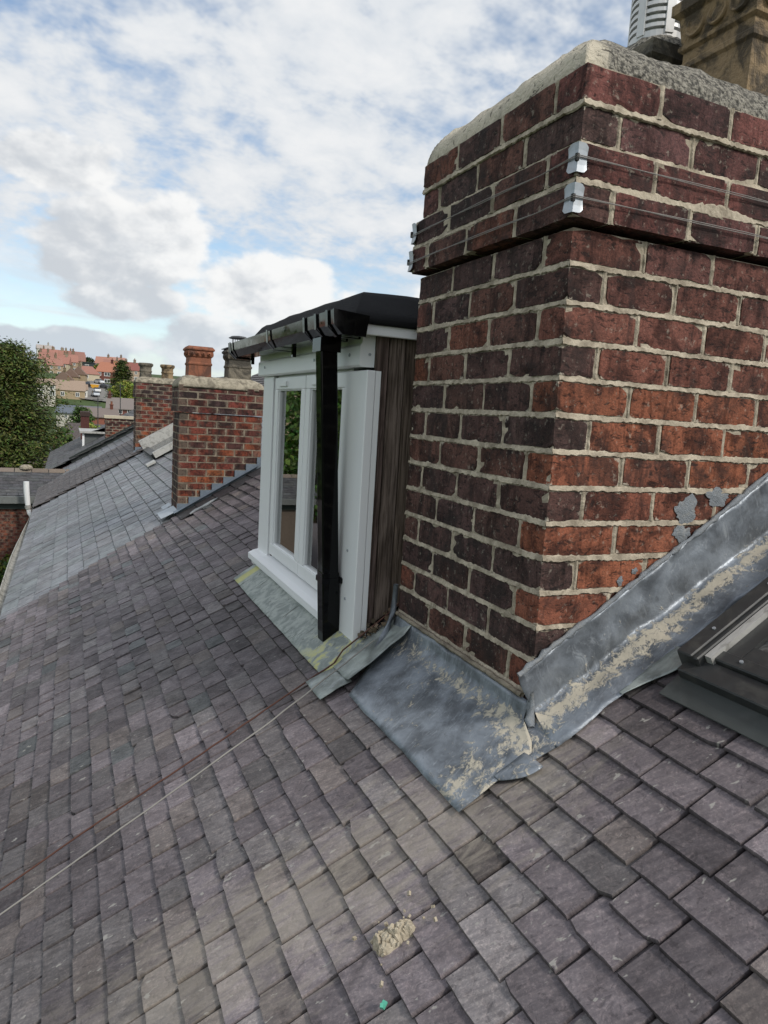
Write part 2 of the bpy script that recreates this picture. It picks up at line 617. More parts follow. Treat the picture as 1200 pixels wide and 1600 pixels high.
M_BRICK = brick_mat('weathered_brick')
M_BRICK2 = brick_mat('far_brick', 1.3, 0.35, (0.34, 0.29, 0.22))
M_MORTAR = mortar_mat('lime_mortar', (0.70, 0.62, 0.49), (0.33, 0.285, 0.22))
M_MORTAR2 = mortar_mat('old_mortar', (0.44, 0.385, 0.30), (0.20, 0.17, 0.135))
M_FLAUNCH, t = new_mat('mortar_cap')
p = geo_pos(t)
x, y, z = t.xyz(p)
n1 = t.noise(p, 7, 6, 0.65, 0.8)
n2 = t.noise(p, 90, 5, 0.72)
vo = t.vor(p, 65)
old = t.ss(t.add(t.sub(x, t.mul(y, 0.5)), t.mul(t.sub(n1, 0.5), 0.45)), 0.03, 0.10)
cr = t.noise(p, 20, 7, 0.7, 2.0)
cs1 = t.mix(t.ss(n1, 0.3, 0.6), (0.40, 0.36, 0.29), (0.60, 0.54, 0.43))
cs2 = t.mix(t.ss(n2, 0.38, 0.62), (0.10, 0.095, 0.085), (0.42, 0.39, 0.33))
c = t.mix(old, cs1, cs2)
c = t.mix(t.ss(cr, 0.41, 0.36, 0, 0.8), c, (0.05, 0.045, 0.04))
set_b(t, c, 0.95, t.bump(t.add(t.mul(t.add(n2, t.mul(vo, 0.6)), t.add(0.25, old)), t.mul(cr, 0.9)), 1.0, 0.012), spec=0.15)
M_FLAUNCH2 = mortar_mat('pale_mortar_cap', (0.56, 0.51, 0.40), (0.19, 0.17, 0.135))
M_SLATE = slate_mat('purple_slate', 0.9, 0.48, stain=True, edge_shade=0.85)
M_SLATE_G = slate_mat('grey_slate', 0.1, 0.32, 0.42, 0.5, spec=0.5, band=0.6, edge_shade=1.0)
M_SLATE_B = slate_mat('brown_slate', 0.3, 1.0, 0.6)
M_SLATE_FAR = slate_mat('far_slate', 0.8, 0.9, 0.6, 0.35)
M_DECK = plain_mat('roofing_felt_underlay', (0.018, 0.017, 0.017), 0.9)
M_LEAD = lead_mat('weathered_lead')
M_LEAD2 = lead_mat('painted_lead', (0.30, 0.33, 0.31), (0.40, 0.41, 0.36))
M_WHITE, t = new_mat('white_pvc')
n1 = t.noise(geo_pos(t), 3.0, 2, 0.5)
set_b(t, t.mix(n1, (0.86, 0.87, 0.875), (0.91, 0.915, 0.915)), 0.34, spec=0.4)
M_BLACK = plain_mat('black_pvc', (0.004, 0.004, 0.0045), 0.07, 0.1, 20, spec=0.18)
M_FELT = plain_mat('black_roof_felt', (0.022, 0.022, 0.024), 0.95, 0.35, 130, bump=0.8, spec=0.2)
M_WOOD = wood_mat('weathered_board')
M_GLASS = glass_mat('window_glass')
M_DARK = plain_mat('dark_grey_metal', (0.035, 0.036, 0.036), 0.42, 0.2, 30, spec=0.45, dirt=0.25, dirtc=(0.12, 0.115, 0.10))
M_APRON = plain_mat('grey_green_metal', (0.055, 0.062, 0.060), 0.45, 0.15, 16, spec=0.45, dirt=0.15, dirtc=(0.18, 0.18, 0.17))
M_ALU = plain_mat('weathered_aluminium', (0.52, 0.51, 0.48), 0.5, 0.2, 40, metal=0.3, dirt=0.5, dirtc=(0.16, 0.15, 0.13), stretch=(1, 5, 1))
M_ZINC = plain_mat('galvanised_plate', (0.42, 0.45, 0.48), 0.45, 0.15, 50, metal=0.45, dirt=0.35, dirtc=(0.30, 0.28, 0.25))
M_WIRE = plain_mat('steel_wire', (0.30, 0.28, 0.26), 0.5, 0.2, 60, metal=0.5)
M_BUFF = plain_mat('buff_terracotta', (0.31, 0.22, 0.125), 0.9, 0.35, 22, bump=0.8, dirt=0.85, dirtc=(0.05, 0.042, 0.033), dlo=0.42)
M_OLDPOT = plain_mat('sooty_stone_pot', (0.20, 0.175, 0.135), 0.9, 0.25, 16, bump=0.8, dirt=0.8, dirtc=(0.04, 0.037, 0.032), dlo=0.40)
M_ORANGE = plain_mat('orange_terracotta', (0.27, 0.105, 0.06), 0.9, 0.3, 16, bump=0.3, dirt=0.75, dirtc=(0.075, 0.045, 0.035), dlo=0.44)
M_COWL = plain_mat('galvanised_cowl', (0.66, 0.66, 0.65), 0.45, 0.1, 20, metal=0.25, dirt=0.2, dirtc=(0.36, 0.34, 0.32))
M_BROWNC = plain_mat('brown_cable', (0.10, 0.042, 0.028), 0.6, 0.3, 40)
M_WHITEC = plain_mat('off_white_cable', (0.29, 0.275, 0.25), 0.6, 0.2, 40)
M_SEAL = plain_mat('grey_sealant', (0.24, 0.26, 0.28), 0.7, 0.3, 60, bump=0.6, dirt=0.3, dirtc=(0.42, 0.39, 0.33))
M_CREAM = plain_mat('mossy_gutter', (0.40, 0.39, 0.35), 0.7, 0.3, 25, bump=0.4, dirt=0.6, dirtc=(0.07, 0.065, 0.05))
M_TINT = tint_mat('coloured_masonry')
M_TINT_F = tint_mat('coloured_fine', 0.6, 8.0, 0.15, 0.1)
M_LEAF = leaf_mat('foliage')
M_BARK = plain_mat('bark', (0.07, 0.055, 0.042), 0.95, 0.3, 20, bump=0.6)
M_PANE = plain_mat('dark_window_pane', (0.030, 0.036, 0.042), 0.08, 0.2, 2, spec=0.8)
M_ROOM = plain_mat('dark_room', (0.030, 0.028, 0.026), 0.9)
M_YELLOW = plain_mat('yellow_plastic', (0.75, 0.55, 0.02), 0.4, 0.05)
M_ASPHALT = plain_mat('asphalt', (0.20, 0.19, 0.175), 0.9, 0.15, 1.5)
M_GRASS = plain_mat('garden_green', (0.055, 0.085, 0.025), 0.95, 0.45, 0.25)
M_PAINT = tint_mat('car_paint', 0.25, 3, 0.05, 0.0)
M_TYRE = plain_mat('tyre', (0.02, 0.02, 0.02), 0.8)
M_GREENCHIP = plain_mat('green_plastic', (0.10, 0.42, 0.30), 0.5, 0.1)

# ------------------------------------------------------------------ roof geometry helpers
SL = 0.6
CS = 1 / math.sqrt(1 + SL * SL)
SN = SL * CS
NRM = Vector((-SN, 0, CS))


def rp(s, y, h=0.0, dz=0.0):
    """point on the terrace roof: s up the slope from the chimney line, y along it, h above it"""
    return Vector((s * CS - SN * h, y, s * SN + CS * h + dz))


def sag(s, y):
    """uneven old roof, flat close to the chimney"""
    d = min(1.0, max(0.0, (abs(y - 0.1) - 0.7) / 1.2 + max(0.0, -s - 0.4)))
    return d * (0.011 * nz(s * 1.3 + 4, y * 0.9, 2.0) + 0.006 * nz(s * 3.1, y * 2.3, 7.0))


def slate_shape(mb, s0, y0, w, L, th, hT, hH, rg, chip=0.12, rag=1.0, dz=0.0, sagf=sag, rot=0.0, seg=5, rimw=0.0026):
    """one slate: tail at s0, from y0 to y0+w; top face with a dressed, sloping rim"""
    pts = []
    cy = y0 + w / 2
    rim = rimw * (rag if rimw < 0.004 else 1.0)
    tw = rot
    up = 0.0022 * rg.uniform(-1, 1) * rag
    chipc = rg.random() < chip
    cside = rg.choice((0, 1))
    cw = rg.uniform(0.01, 0.035)
    for i in range(seg + 1):                       # tail
        f = i / seg
        yy = y0 + w * f
        ss = s0 + rg.uniform(-0.0008, 0.0008) * rag
        if chipc:
            df = (f if cside == 0 else 1 - f) * w
            if df < cw:
                ss += (cw - df) * rg.uniform(0.3, 0.9)
        pts.append([yy + (rg.uniform(-0.001, 0.001)) * rag, ss, 0])
    for i in range(1, 4):                          # right side going up
        f = i / 3
        pts.append([y0 + w + rg.uniform(-0.0008, 0.0008) * rag, s0 + L * f, 1])
    for i in range(0, 3):                          # left side going down
        f = 1 - i / 3
        pts.append([y0 + rg.uniform(-0.0008, 0.0008) * rag, s0 + L * f, 1])
    top = []
    bot = []
    n = len(pts)
    for k, (yy, ss, side) in enumerate(pts):
        d = ss - s0
        dyr = yy - cy
        yr = cy + dyr * math.cos(tw) - d * math.sin(tw)
        sr = s0 + d * math.cos(tw) + dyr * math.sin(tw)
        h = hT - (hT - hH) * (d / L) + up * dyr / w * 2 + sagf(s0, cy)
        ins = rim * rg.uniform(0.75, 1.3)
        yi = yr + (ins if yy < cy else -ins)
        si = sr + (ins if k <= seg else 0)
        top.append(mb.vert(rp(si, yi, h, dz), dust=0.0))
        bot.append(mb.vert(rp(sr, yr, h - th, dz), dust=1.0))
    mb.face(*top)
    for k in range(n):
        j = (k + 1) % n
        mb.face(bot[k], bot[j], top[j], top[k])


def slates_field(roof, mat, s_lo, s_hi, y_lo, y_hi, gauge, wmean, wvar, tintf, rg, n_single, skip=None, dz=0.0, L=None,
                 th=0.0092, hT=0.008, rag=1.0, chip=0.12, ylo_f=None, yhi_f=None, tail_wob=0.005, s_first=None, sagf=sag, seg=5, rotv=0.009, rimw=0.0024):
    L = L or gauge * 2.35
    hH = hT - th * L / gauge * 1.12
    items = []
    k = 0
    s = s_first if s_first is not None else s_lo
    while s < s_hi:
        y = (ylo_f(s) if ylo_f else y_lo) - (0.5 if k % 2 else 0.0) * wmean * (0 if ylo_f else 1)
        if ylo_f and k % 2:
            first = wmean * 0.55
        else:
            first = None
        yend = yhi_f(s) if yhi_f else y_hi
        while y < yend:
            w = wmean * (1 + rg.uniform(-wvar, wvar)) if first is None else first
            first = None
            if yend - (y + w) < wmean * 0.45:
                w = yend - y
            c = rp(s + gauge * 0.5, y + w / 2, 0, dz)
            if not (skip and skip(s + gauge * 0.4, y + w / 2)):
                u0, v0, d0 = pix(c)
                vis = -40 < u0 < 1240 and -40 < v0 < 1640 and d0 > 0
                area = (FPX / d0) ** 2 * w * gauge * abs((CAM - c).normalized().dot(NRM)) if d0 > 0.05 else 0
                items.append((area if vis else 0, s, y, w))
            y += w
        s += gauge * rg.uniform(0.985, 1.015)
        k += 1
    items.sort(key=lambda a: -a[0])
    single = items[:n_single]
    rest = items[n_single:]

    def one(mb, it):
        a, s, y, w = it
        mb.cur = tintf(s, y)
        mb.curr = rg.random()
        so_ = tail_wob * (nz(s * 2.0, y * 1.1, 5) * 1.6 + rg.uniform(-0.7, 0.7))
        gap = rg.uniform(0.0025, 0.0065) * (wmean / 0.127) ** 0.6
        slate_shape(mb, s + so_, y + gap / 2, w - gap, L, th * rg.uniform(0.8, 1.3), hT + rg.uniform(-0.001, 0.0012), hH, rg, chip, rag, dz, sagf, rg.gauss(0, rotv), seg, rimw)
    for it in single:
        mb = MB()
        one(mb, it)
        mb.build('slate', mat, roof, center=rp(it[1], it[2] + it[3] / 2, 0, dz))
    if rest:
        mb = MB()
        for it in rest:
            one(mb, it)
        o = mb.build('slates', mat, roof)
        o['kind'] = 'stuff'
    return len(items)


EAVE = -1.80
RIDGE_S = 2.75
GROUND = -6.5


def house_shell(h, y0, y1, dz=0.0, wallc=(0.16, 0.06, 0.04), eave=EAVE):
    """brick walls below the roof; roof deck with back slope, returned for the slates"""
    mb = MB()
    mb.cur = wallc
    xe = eave * CS + 0.16
    xr = RIDGE_S * CS
    xb = 2 * xr - xe
    zt = eave * SN + dz - 0.02
    zr = RIDGE_S * SN + dz - 0.09
    for y in (y0 + 0.05, y1 - 0.05):
        mb.poly([(xe, y, GROUND), (xb, y, GROUND), (xb, y, zt), (xr, y, zr), (xe, y, zt)])
    mb.poly([(xe, y0 + 0.05, GROUND), (xe, y1 - 0.05, GROUND), (xe, y1 - 0.05, zt), (xe, y0 + 0.05, zt)])
    mb.poly([(xb, y0 + 0.05, GROUND), (xb, y1 - 0.05, GROUND), (xb, y1 - 0.05, zt), (xb, y0 + 0.05, zt)])
    mb.build('wall', M_TINT, h)
    mb = MB()
    e = rp(eave + 0.02, 0, -0.045, dz)
    r = rp(RIDGE_S, 0, -0.045, dz)
    bx = 2 * r.x - e.x
    mb.poly([(e.x, y0, e.z), (r.x, y0, r.z), (r.x, y1, r.z), (e.x, y1, e.z)])
    mb.poly([(r.x, y0, r.z), (bx, y0, e.z), (bx, y1, e.z), (r.x, y1, r.z)])
    return mb.build('roof', M_DECK, h)


# ================================================================== NEAR HOUSE
CH_W, CH_D = 4.5 * 0.23 - 0.01, 3.5 * 0.23 - 0.01      # main stack plan size
DY0, DY1 = 0.885, 2.30                                  # dormer cheeks
house1 = thing('terraced_house', 'near terraced house roofed in small purple-grey slates below the big chimney', 'house', (0, 1.5, GROUND))
BND = lambda s: 4.33 + 0.17 * max(0, min(1, (s + 1.75) / 0.9)) + 0.0
roof1 = house_shell(house1, -2.2, 4.45)


def skip1(s, y):
    x = s * CS
    if 0.03 < x < CH_W and 0.03 < y < CH_D:
        return True
    if x > -0.04 and DY0 + 0.03 < y < DY1 - 0.03:
        return True
    if s > 0.33 and -1.05 < y < -0.20 and s < 1.45:
        return True
    if y > 4.26 and s > -0.32:
        return True
    return False


def tint1(s, y):
    v = max(0.5, rnd.gauss(1.0, 0.19))
    n = nz(s * 1.5, y * 0.8, 3.3)
    base = 0.215 * v * (1.0 + 0.45 * n)
    p = rnd.random()
    if y > 1.0:
        base *= 0.80
    if p < 0.62:
        c = (1.08, 0.945, 0.985)
    elif p < 0.85:
        c = (1.06, 0.975, 0.965)
    else:
        c = (1.13, 0.98, 0.92)
    if p > 0.96 and y > 1.0:
        c = (0.95, 1.0, 1.0)
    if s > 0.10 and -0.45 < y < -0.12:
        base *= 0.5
    return tuple(base * a for a in c)


slates_field(roof1, M_SLATE, EAVE, RIDGE_S - 0.1, -2.1, 4.45, 0.0800, 0.128, 0.22, tint1, random.Random(3), 288, skip1,
             yhi_f=BND, s_first=-0.0330 - 0.0800 * 22)

# ================================================================== GREY-SLATED NEIGHBOUR
house2 = thing('terraced_house', 'middle terraced house with smooth blue-grey slates beyond the purple roof', 'house', (0, 7.3, GROUND))
roof2 = house_shell(house2, 4.46, 10.15)


def tint2(s, y):
    v = rnd.gauss(1.0, 0.07)
    return tuple(0.185 * v * a for a in rnd.choice([(0.96, 1.02, 1.04), (0.95, 1.03, 1.02), (1.0, 1.0, 1.02), (0.98, 1.0, 1.05)]))


C2X0, C2Y0 = -0.25, 4.53
C2W, C2D = 0.685, 0.40


def skip2(s, y):
    x = s * CS
    if C2X0 + 0.02 < x < C2X0 + C2W and C2Y0 < y < C2Y0 + C2D:
        return True
    return False


sag2 = lambda s, y: 0.008 * nz(s * 1.1, y * 0.7, 12.0) - 0.004
slates_field(roof2, M_SLATE_G, EAVE, RIDGE_S - 0.1, 4.3, 10.1, 0.136, 0.265, 0.06, tint2, random.Random(5), 300, skip2,
             ylo_f=lambda s: BND(s) - 0.06, th=0.0085, hT=0.002, rag=0.5, chip=0.03, sagf=sag2, tail_wob=0.002, seg=2, rotv=0.004, rimw=0.007,
             s_first=-0.06 - 0.136 * 12.8)

# ================================================================== BROWN-SLATED NEIGHBOUR
house3 = thing('terraced_house', 'end terraced house with dark brown small slates past the grey roof', 'house', (0, 11.3, GROUND))
roof3 = house_shell(house3, 10.16, 12.6, 0.03)


def tint3(s, y):
    v = rnd.gauss(1.0, 0.12)
    return tuple(0.105 * v * a for a in (1.08, 0.97, 0.95))


slates_field(roof3, M_SLATE_B, EAVE, RIDGE_S - 0.1, 10.1, 12.55, 0.10, 0.16, 0.15, tint3, random.Random(8), 0, None, dz=0.03, rag=0.5, seg=2, sagf=lambda s, y: 0.0)

# gutters along the eaves
for hh, ya, yb, dz in ((house1, -2.1, 4.40, 0.0), (house2, 4.42, 10.1, 0.0), (house3, 10.12, 12.55, 0.03)):
    mb = MB()
    g = random.Random(int(ya * 10))
    N = 14
    c = rp(EAVE - 0.035, 0, -0.035, dz)
    prof = [(0.05 * math.cos(a), 0.05 * math.sin(a)) for a in [PI + PI * i / 8 for i in range(9)]]
    inner = [(0.042 * math.cos(a), 0.042 * math.sin(a) + 0.002) for a in [2 * PI - PI * i / 8 for i in range(9)]]
    P = prof + inner
    rings = []
    for i in range(N + 1):
        y = ya + (yb - ya) * i / N
        bend = 0.02 * math.sin(y * 0.7) + 0.012 * max(0, y - 7)
        rings.append([mb.vert((c.x + a + bend + g.uniform(-0.002, 0.002), y, c.z + b + g.uniform(-0.003, 0.003))) for a, b in P])
    for a, b in zip(rings, rings[1:]):
        for k in range(len(P)):
            mb.face(a[k], a[(k + 1) % len(P)], b[(k + 1) % len(P)], b[k])
    mb.build('gutter', M_CREAM, hh)

# dark replacement slates beside the neighbour's flashing
mb_rg = random.Random(21)
for k in range(9):
    mb = MB()
    mb.cur = vary(mb_rg, 0.9, 1.1, (0.060, 0.058, 0.060))
    mb.curr = mb_rg.random()
    s0 = -0.30 + 0.165 * k
    slate_shape(mb, s0, 4.262, 0.25, 0.34, 0.006, 0.006, -0.008, mb_rg, 0.0, 0.4, 0, lambda s, y: 0.0, 0.0, 2)
    mb.build('slate', M_SLATE, roof1, center=rp(s0, 4.38))
# grey mortar fillet lump along that edge
mb = MB()
pts = [rp(-0.22 + 0.05 * i, 4.235 + 0.012 * math.sin(i * 1.7), 0.012) for i in range(6)]
mb.tube(pts, [0.006, 0.012, 0.010, 0.013, 0.009, 0.004], 7)
mb.build('mortar_fillet', M_SEAL, roof1, smooth=True)


# ================================================================== CHIMNEYS
def brick_shape(mb, lo, hi, rg, nx, ny, nz_, wear):
    """worn brick: box lattice with rounded, nibbled arrises"""
    dims = [hi[i] - lo[i] for i in range(3)]
    n = (nx, ny, nz_)
    idx = {}

    def key(i, j, k):
        if (i, j, k) in idx:
            return idx[(i, j, k)]
        c = [i, j, k]
        ext = [0 if 0 < c[a] < n[a] else (1 if c[a] == n[a] else -1) for a in range(3)]
        ne = sum(1 for e in ext if e)
        p = []
        for a in range(3):
            f = c[a] / n[a]
            if not ext[a] and n[a] > 1:
                f += rg.uniform(-0.25, 0.25) / n[a]
            v = lo[a] + dims[a] * f
            if ext[a]:
                pull = wear * (rg.uniform(0.1, 0.5) if ne == 1 else rg.uniform(0.25, 1.3) if ne == 2 else rg.uniform(0.3, 1.3))
                if ne == 3 and wear > 0.0015 and rg.random() < 0.11:
                    pull += wear * rg.uniform(2.0, 6.0)
                elif ne == 2 and wear > 0.0015 and rg.random() < 0.03:
                    pull += wear * rg.uniform(1.5, 3.0)
                v -= ext[a] * pull
            p.append(v)
        e = 0.0 if ne == 1 else 0.8 if ne == 2 else 1.0
        idx[(i, j, k)] = mb.vert(p, dust=e)
        return idx[(i, j, k)]
    for a, b, c in ((0, 1, 2), (1, 2, 0), (2, 0, 1)):
        for side in (0, n[c]):
            for i in range(n[a]):
                for j in range(n[b]):
                    q = []
                    for (di, dj) in ((0, 0), (1, 0), (1, 1), (0, 1)):
                        co = [0, 0, 0]
                        co[a] = i + di
                        co[b] = j + dj
                        co[c] = side
                        q.append(key(*co))
                    if side == 0:
                        q.reverse()
                    mb.face(*q)


def ring_bricks(nxm, nym, mod, jt, dep, parity):
    """pinwheel course: list of (x0,y0,x1,y1,face) for a nxm+1/2 by nym+1/2 brick stack"""
    Wd = (nxm + 0.5) * mod - jt
    Dd = (nym + 0.5) * mod - jt
    L = mod - jt
    out = []
    for i in range(nxm):
        a = i * mod
        if parity == 0:
            out.append((a, 0, a + L, dep, 'y-'))
            out.append((Wd - a - L, Dd - dep, Wd - a, Dd, 'y+'))
        else:
            out.append((Wd - a - L, 0, Wd - a, dep, 'y-'))
            out.append((a, Dd - dep, a + L, Dd, 'y+'))
    for i in range(nym):
        a = i * mod
        if parity == 0:
            out.append((Wd - dep, a, Wd, a + L, 'x+'))
            out.append((0, Dd - a - L, dep, Dd - a, 'x-'))
        else:
            out.append((Wd - dep, Dd - a - L, Wd, Dd - a, 'x+'))
            out.append((0, a, dep, a + L, 'x-'))
    return out, Wd, Dd


def chimney(name, label, org, nxm, nym, mod, course, n_sh, over, jt, colorf, bmat, mmat, seed, lat, wear, par0, joint_proud=True):
    """courses are numbered from the top of the shaft down (1..n_sh); over = offsets of the oversailing courses"""
    rg = random.Random(seed)
    ch = thing(name, label, 'chimney', org)
    ox, oy, oz = org
    dep = mod * 0.5 - jt
    top = oz + (n_sh) * course
    H = course - jt
    Wd = (nxm + 0.5) * mod - jt
    Dd = (nym + 0.5) * mod - jt
    core = MB()
    rib = MB()
    nb = 0
    for k in range(-len(over), n_sh):            # k=0 is the top course of the shaft
        z1 = top - k * course - jt * 0.5
        z0 = z1 - H
        off = over[-1 - (k + len(over))] if k < 0 else 0.0
        bricks, _, _ = ring_bricks(nxm, nym, mod, jt, dep, (k + par0) % 2)
        sx = (Wd + 2 * off) / Wd
        sy = (Dd + 2 * off) / Dd
        for (x0, y0, x1, y1, fc) in bricks:
            mb = MB()
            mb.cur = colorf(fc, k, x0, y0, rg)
            mb.curr = rg.random()
            o1, o2 = max(-wear, min(wear, rg.gauss(0, wear * 0.5))), max(-wear, min(wear, rg.gauss(0, wear * 0.35)))
            dx_ = o1 if fc[0] == 'x' else rg.gauss(0, wear * 0.5)
            dy_ = o1 if fc[0] == 'y' else rg.gauss(0, wear * 0.5)
            X0, X1 = ox - off + x0 * sx + dx_, ox - off + x0 * sx + (x1 - x0) + dx_ + (x1 - x0) * (sx - 1) * 0.9
            Y0, Y1 = oy - off + y0 * sy + dy_, oy - off + y0 * sy + (y1 - y0) + dy_ + (y1 - y0) * (sy - 1) * 0.9
            if joint_proud:
                jl = [rg.uniform(-0.0028, 0.0028) for _ in range(2)]
                if fc[0] == 'y':
                    X0, X1 = X0 + jl[0] * (x0 > 0.05), X1 + jl[1] * (x1 < Wd - 0.05)
                else:
                    Y0, Y1 = Y0 + jl[0] * (y0 > 0.05), Y1 + jl[1] * (y1 < Dd - 0.05)
            nn = lat if fc[0] == 'y' else (lat[1], lat[0], lat[2])
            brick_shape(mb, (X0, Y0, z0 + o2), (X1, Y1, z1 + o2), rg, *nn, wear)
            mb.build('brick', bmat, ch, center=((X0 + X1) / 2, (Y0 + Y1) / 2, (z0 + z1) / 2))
            nb += 1
        ins = wear * 2.2 if joint_proud else wear * 2.6
        core.box((ox - off + ins, oy - off + ins, z0 - (jt if k < n_sh - 1 else 0.3) if k != -1 else z0 + 0.004), (ox + Wd + off - ins, oy + Dd + off - ins, z1 + 0.001 * (k % 2)))
        if joint_proud:
            # pointing: a ragged ribbon in every bed joint and perpend of the two seen faces and the far one
            for fc in ('y-', 'x-', 'x+'):
                Ln = (Wd if fc == 'y-' else Dd) + 2 * off
                n = int(Ln / 0.008)
                prev = None
                zc = z0 - jt * 0.5
                under = False
                if k == -1:
                    continue
                for i in range(n + 1):
                    a = Ln * i / n
                    if fc == 'y-':
                        P = lambda o, z: (ox - off + a, oy - off - o, z)
                    elif fc == 'x-':
                        P = lambda o, z: (ox - off - o, oy - off + a, z)
                    else:
                        P = lambda o, z: (ox + Wd + off + o, oy - off + a, z)
                    w1 = jt * 0.5 + 0.0035 * nz(a * 26, k * 7.1, 1) + rg.uniform(-0.0026, 0.0030) + 0.004 * max(0, nz(a * 7, k * 3.3, 9))
                    w2 = jt * 0.5 + 0.0035 * nz(a * 26, k * 7.1, 4) + rg.uniform(-0.0026, 0.0030) + 0.007 * max(0, nz(a * 5, k * 2.7, 19))
                    pr = 0.0012 + 0.0025 * nz(a * 9, k * 5.0, 3)
                    if fc == 'x-':
                        pr -= 0.0008
                    if k in (-2, -3) and fc == 'y-':
                        e2 = max(0.0, 0.25 + nz(a * 5.5, k * 3.0, 31))
                        w1 += (0.020 if k == -2 else 0.006) * e2 * (0.6 + rg.random() * 0.4)
                        w2 += (0.016 if k == -2 else 0.005) * e2 * (0.6 + rg.random() * 0.4)
                        pr += 0.0015 * min(1, e2 * 3)
                    cr = [rib.vert(P(-0.0022 if not under else -off, zc - w2)), rib.vert(P(pr + 0.0010, zc - w2 * 0.7)),
                          rib.vert(P(pr - 0.0012, zc + w1 * 0.7)), rib.vert(P(-0.0025 if not under else -off * 0.5, zc + w1))]
                    if prev:
                        for q in range(3):
                            if fc == 'y-':
                                rib.face(prev[q], cr[q], cr[q + 1], prev[q + 1])
                            else:
                                rib.face(cr[q], prev[q], prev[q + 1], cr[q + 1])
                    prev = cr
            # perpends
            for fc in ('y-', 'x-'):
                cuts = sorted(x0 * sx for (x0, y0, x1, y1, f2) in bricks if f2 == fc and fc == 'y-') if fc == 'y-' else sorted(y0 * sy for (x0, y0, x1, y1, f2) in bricks if f2 == fc)
                Ln = (Wd if fc == 'y-' else Dd) + 2 * off
                if (k + par0) % 2 == (0 if fc == 'y-' else 1):
                    cuts = cuts[1:] + [Ln - dep]
                for ctr in cuts:
                    ctr = ctr - jt * 0.5 + rg.uniform(-0.002, 0.002)
                    if ctr < 0.05 or ctr > Ln - 0.05:
                        continue
                    prev = None
                    thin = rg.uniform(0.55, 1.25)
                    for i in range(7):
                        z = z0 + (z1 - z0) * i / 6
                        w1 = jt * 0.5 * thin + rg.uniform(-0.0015, 0.0028)
                        w2 = jt * 0.5 * thin + rg.uniform(-0.0015, 0.0028)
                        pr = rg.uniform(-0.0015, 0.0020)
                        if fc == 'y-':
                            P = lambda o, a: (ox - off + a, oy - off - o, z)
                        else:
                            P = lambda o, a: (ox - off - o, oy - off + a, z)
                        cr = [rib.vert(P(-0.004, ctr - w1)), rib.vert(P(pr, ctr - w1 * 0.3)), rib.vert(P(pr, ctr + w2 * 0.3)), rib.vert(P(-0.004, ctr + w2))]
                        if prev:
                            for q in range(3):
                                if fc == 'y-':
                                    rib.face(prev[q], prev[q + 1], cr[q + 1], cr[q])
                                else:
                                    rib.face(prev[q], cr[q], cr[q + 1], prev[q + 1])
                        prev = cr
    core.build('mortar_core', mmat, ch)
    if joint_proud:
        rib.build('pointing', mmat, ch, smooth=False)
    return ch, Wd, Dd, top + len(over) * course


def flaunch(ch, x0, y0, x1, y1, z, hgt, rad, lump, mat, n=26, seed=0.0):
    """domed mortar capping"""
    mb = MB()
    G = []
    for i in range(n + 1):
        row = []
        for j in range(n + 1):
            f = i / n
            g = j / n
            # crowd samples towards the rim
            f = 0.5 - 0.5 * math.cos(PI * f)
            g = 0.5 - 0.5 * math.cos(PI * g)
            x = x0 + (x1 - x0) * f
            y = y0 + (y1 - y0) * g
            e = min(x - x0, x1 - x, y - y0, y1 - y)
            q = min(1.0, e / rad)
            h = hgt * math.sqrt(max(0.0, 1 - (1 - q) ** 2))
            l = lump * (nz(x * 9 + seed, y * 9, 1) + 0.6 * nz(x * 23 + seed, y * 23, 2) + 0.35 * nz(x * 60, y * 60 + seed, 4))
            ed = lump * 0.9 * nz(x * 14 + seed, y * 14, 8)
            if e < 1e-6:
                row.append(Vector((x + ed * 0.12, y + ed * 0.12, z - lump * 0.15 + lump * 0.45 * nz(x * 6 + seed, y * 6, 5) + lump * 0.25 * nz(x * 30 + seed, y * 30, 5))))
            else:
                row.append(Vector((x, y, z + h + l * min(1, 0.35 + q))))
        G.append(row)
    mb.sheet(G, 0.02)
    return mb.build('mortar_cap', mat, ch, smooth=True)


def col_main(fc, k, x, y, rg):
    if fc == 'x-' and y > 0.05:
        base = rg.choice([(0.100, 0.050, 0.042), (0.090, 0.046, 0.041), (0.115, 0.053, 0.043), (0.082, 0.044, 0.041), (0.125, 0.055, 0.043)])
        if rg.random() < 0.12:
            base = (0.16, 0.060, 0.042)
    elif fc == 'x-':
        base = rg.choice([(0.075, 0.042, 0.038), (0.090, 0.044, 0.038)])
    elif k < 0:
        base = rg.choice([(0.125, 0.050, 0.044), (0.115, 0.048, 0.044), (0.145, 0.053, 0.046), (0.100, 0.046, 0.044)])
    else:
        f = min(1, max(0, (k - 1) / 4)) * rg.uniform(0.7, 1.2)
        a = rg.choice([(0.13, 0.052, 0.042), (0.15, 0.058, 0.045), (0.12, 0.050, 0.043)])
        b = rg.choice([(0.25, 0.082, 0.045), (0.27, 0.088, 0.048), (0.22, 0.073, 0.044), (0.20, 0.067, 0.044)])
        base = tuple(a[i] * (1 - f) + b[i] * f for i in range(3))
        if x < 0.1 and k in (5, 7, 9):
            base = (0.10, 0.048, 0.04)
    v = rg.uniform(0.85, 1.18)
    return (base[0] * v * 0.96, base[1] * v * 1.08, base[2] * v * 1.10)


COURSE = 0.08843
N_SH = 15
TOPSH = 1.22
stack, CW, CDp, ztop = chimney('chimney_stack', 'large weathered red brick chimney in the foreground with pale mortar joints', (0, 0, TOPSH - N_SH * COURSE),
                               4, 3, 0.23, COURSE, N_SH, (0.026, 0.022, 0.004, 0.008), 0.0132, col_main, M_BRICK, M_MORTAR, 5, (6, 3, 4), 0.0017, 0)
flaunch(stack, -0.004, 0.006, CW - 0.004, CDp - 0.004, ztop - 0.010, 0.140, 0.19, 0.019, M_FLAUNCH, 64)

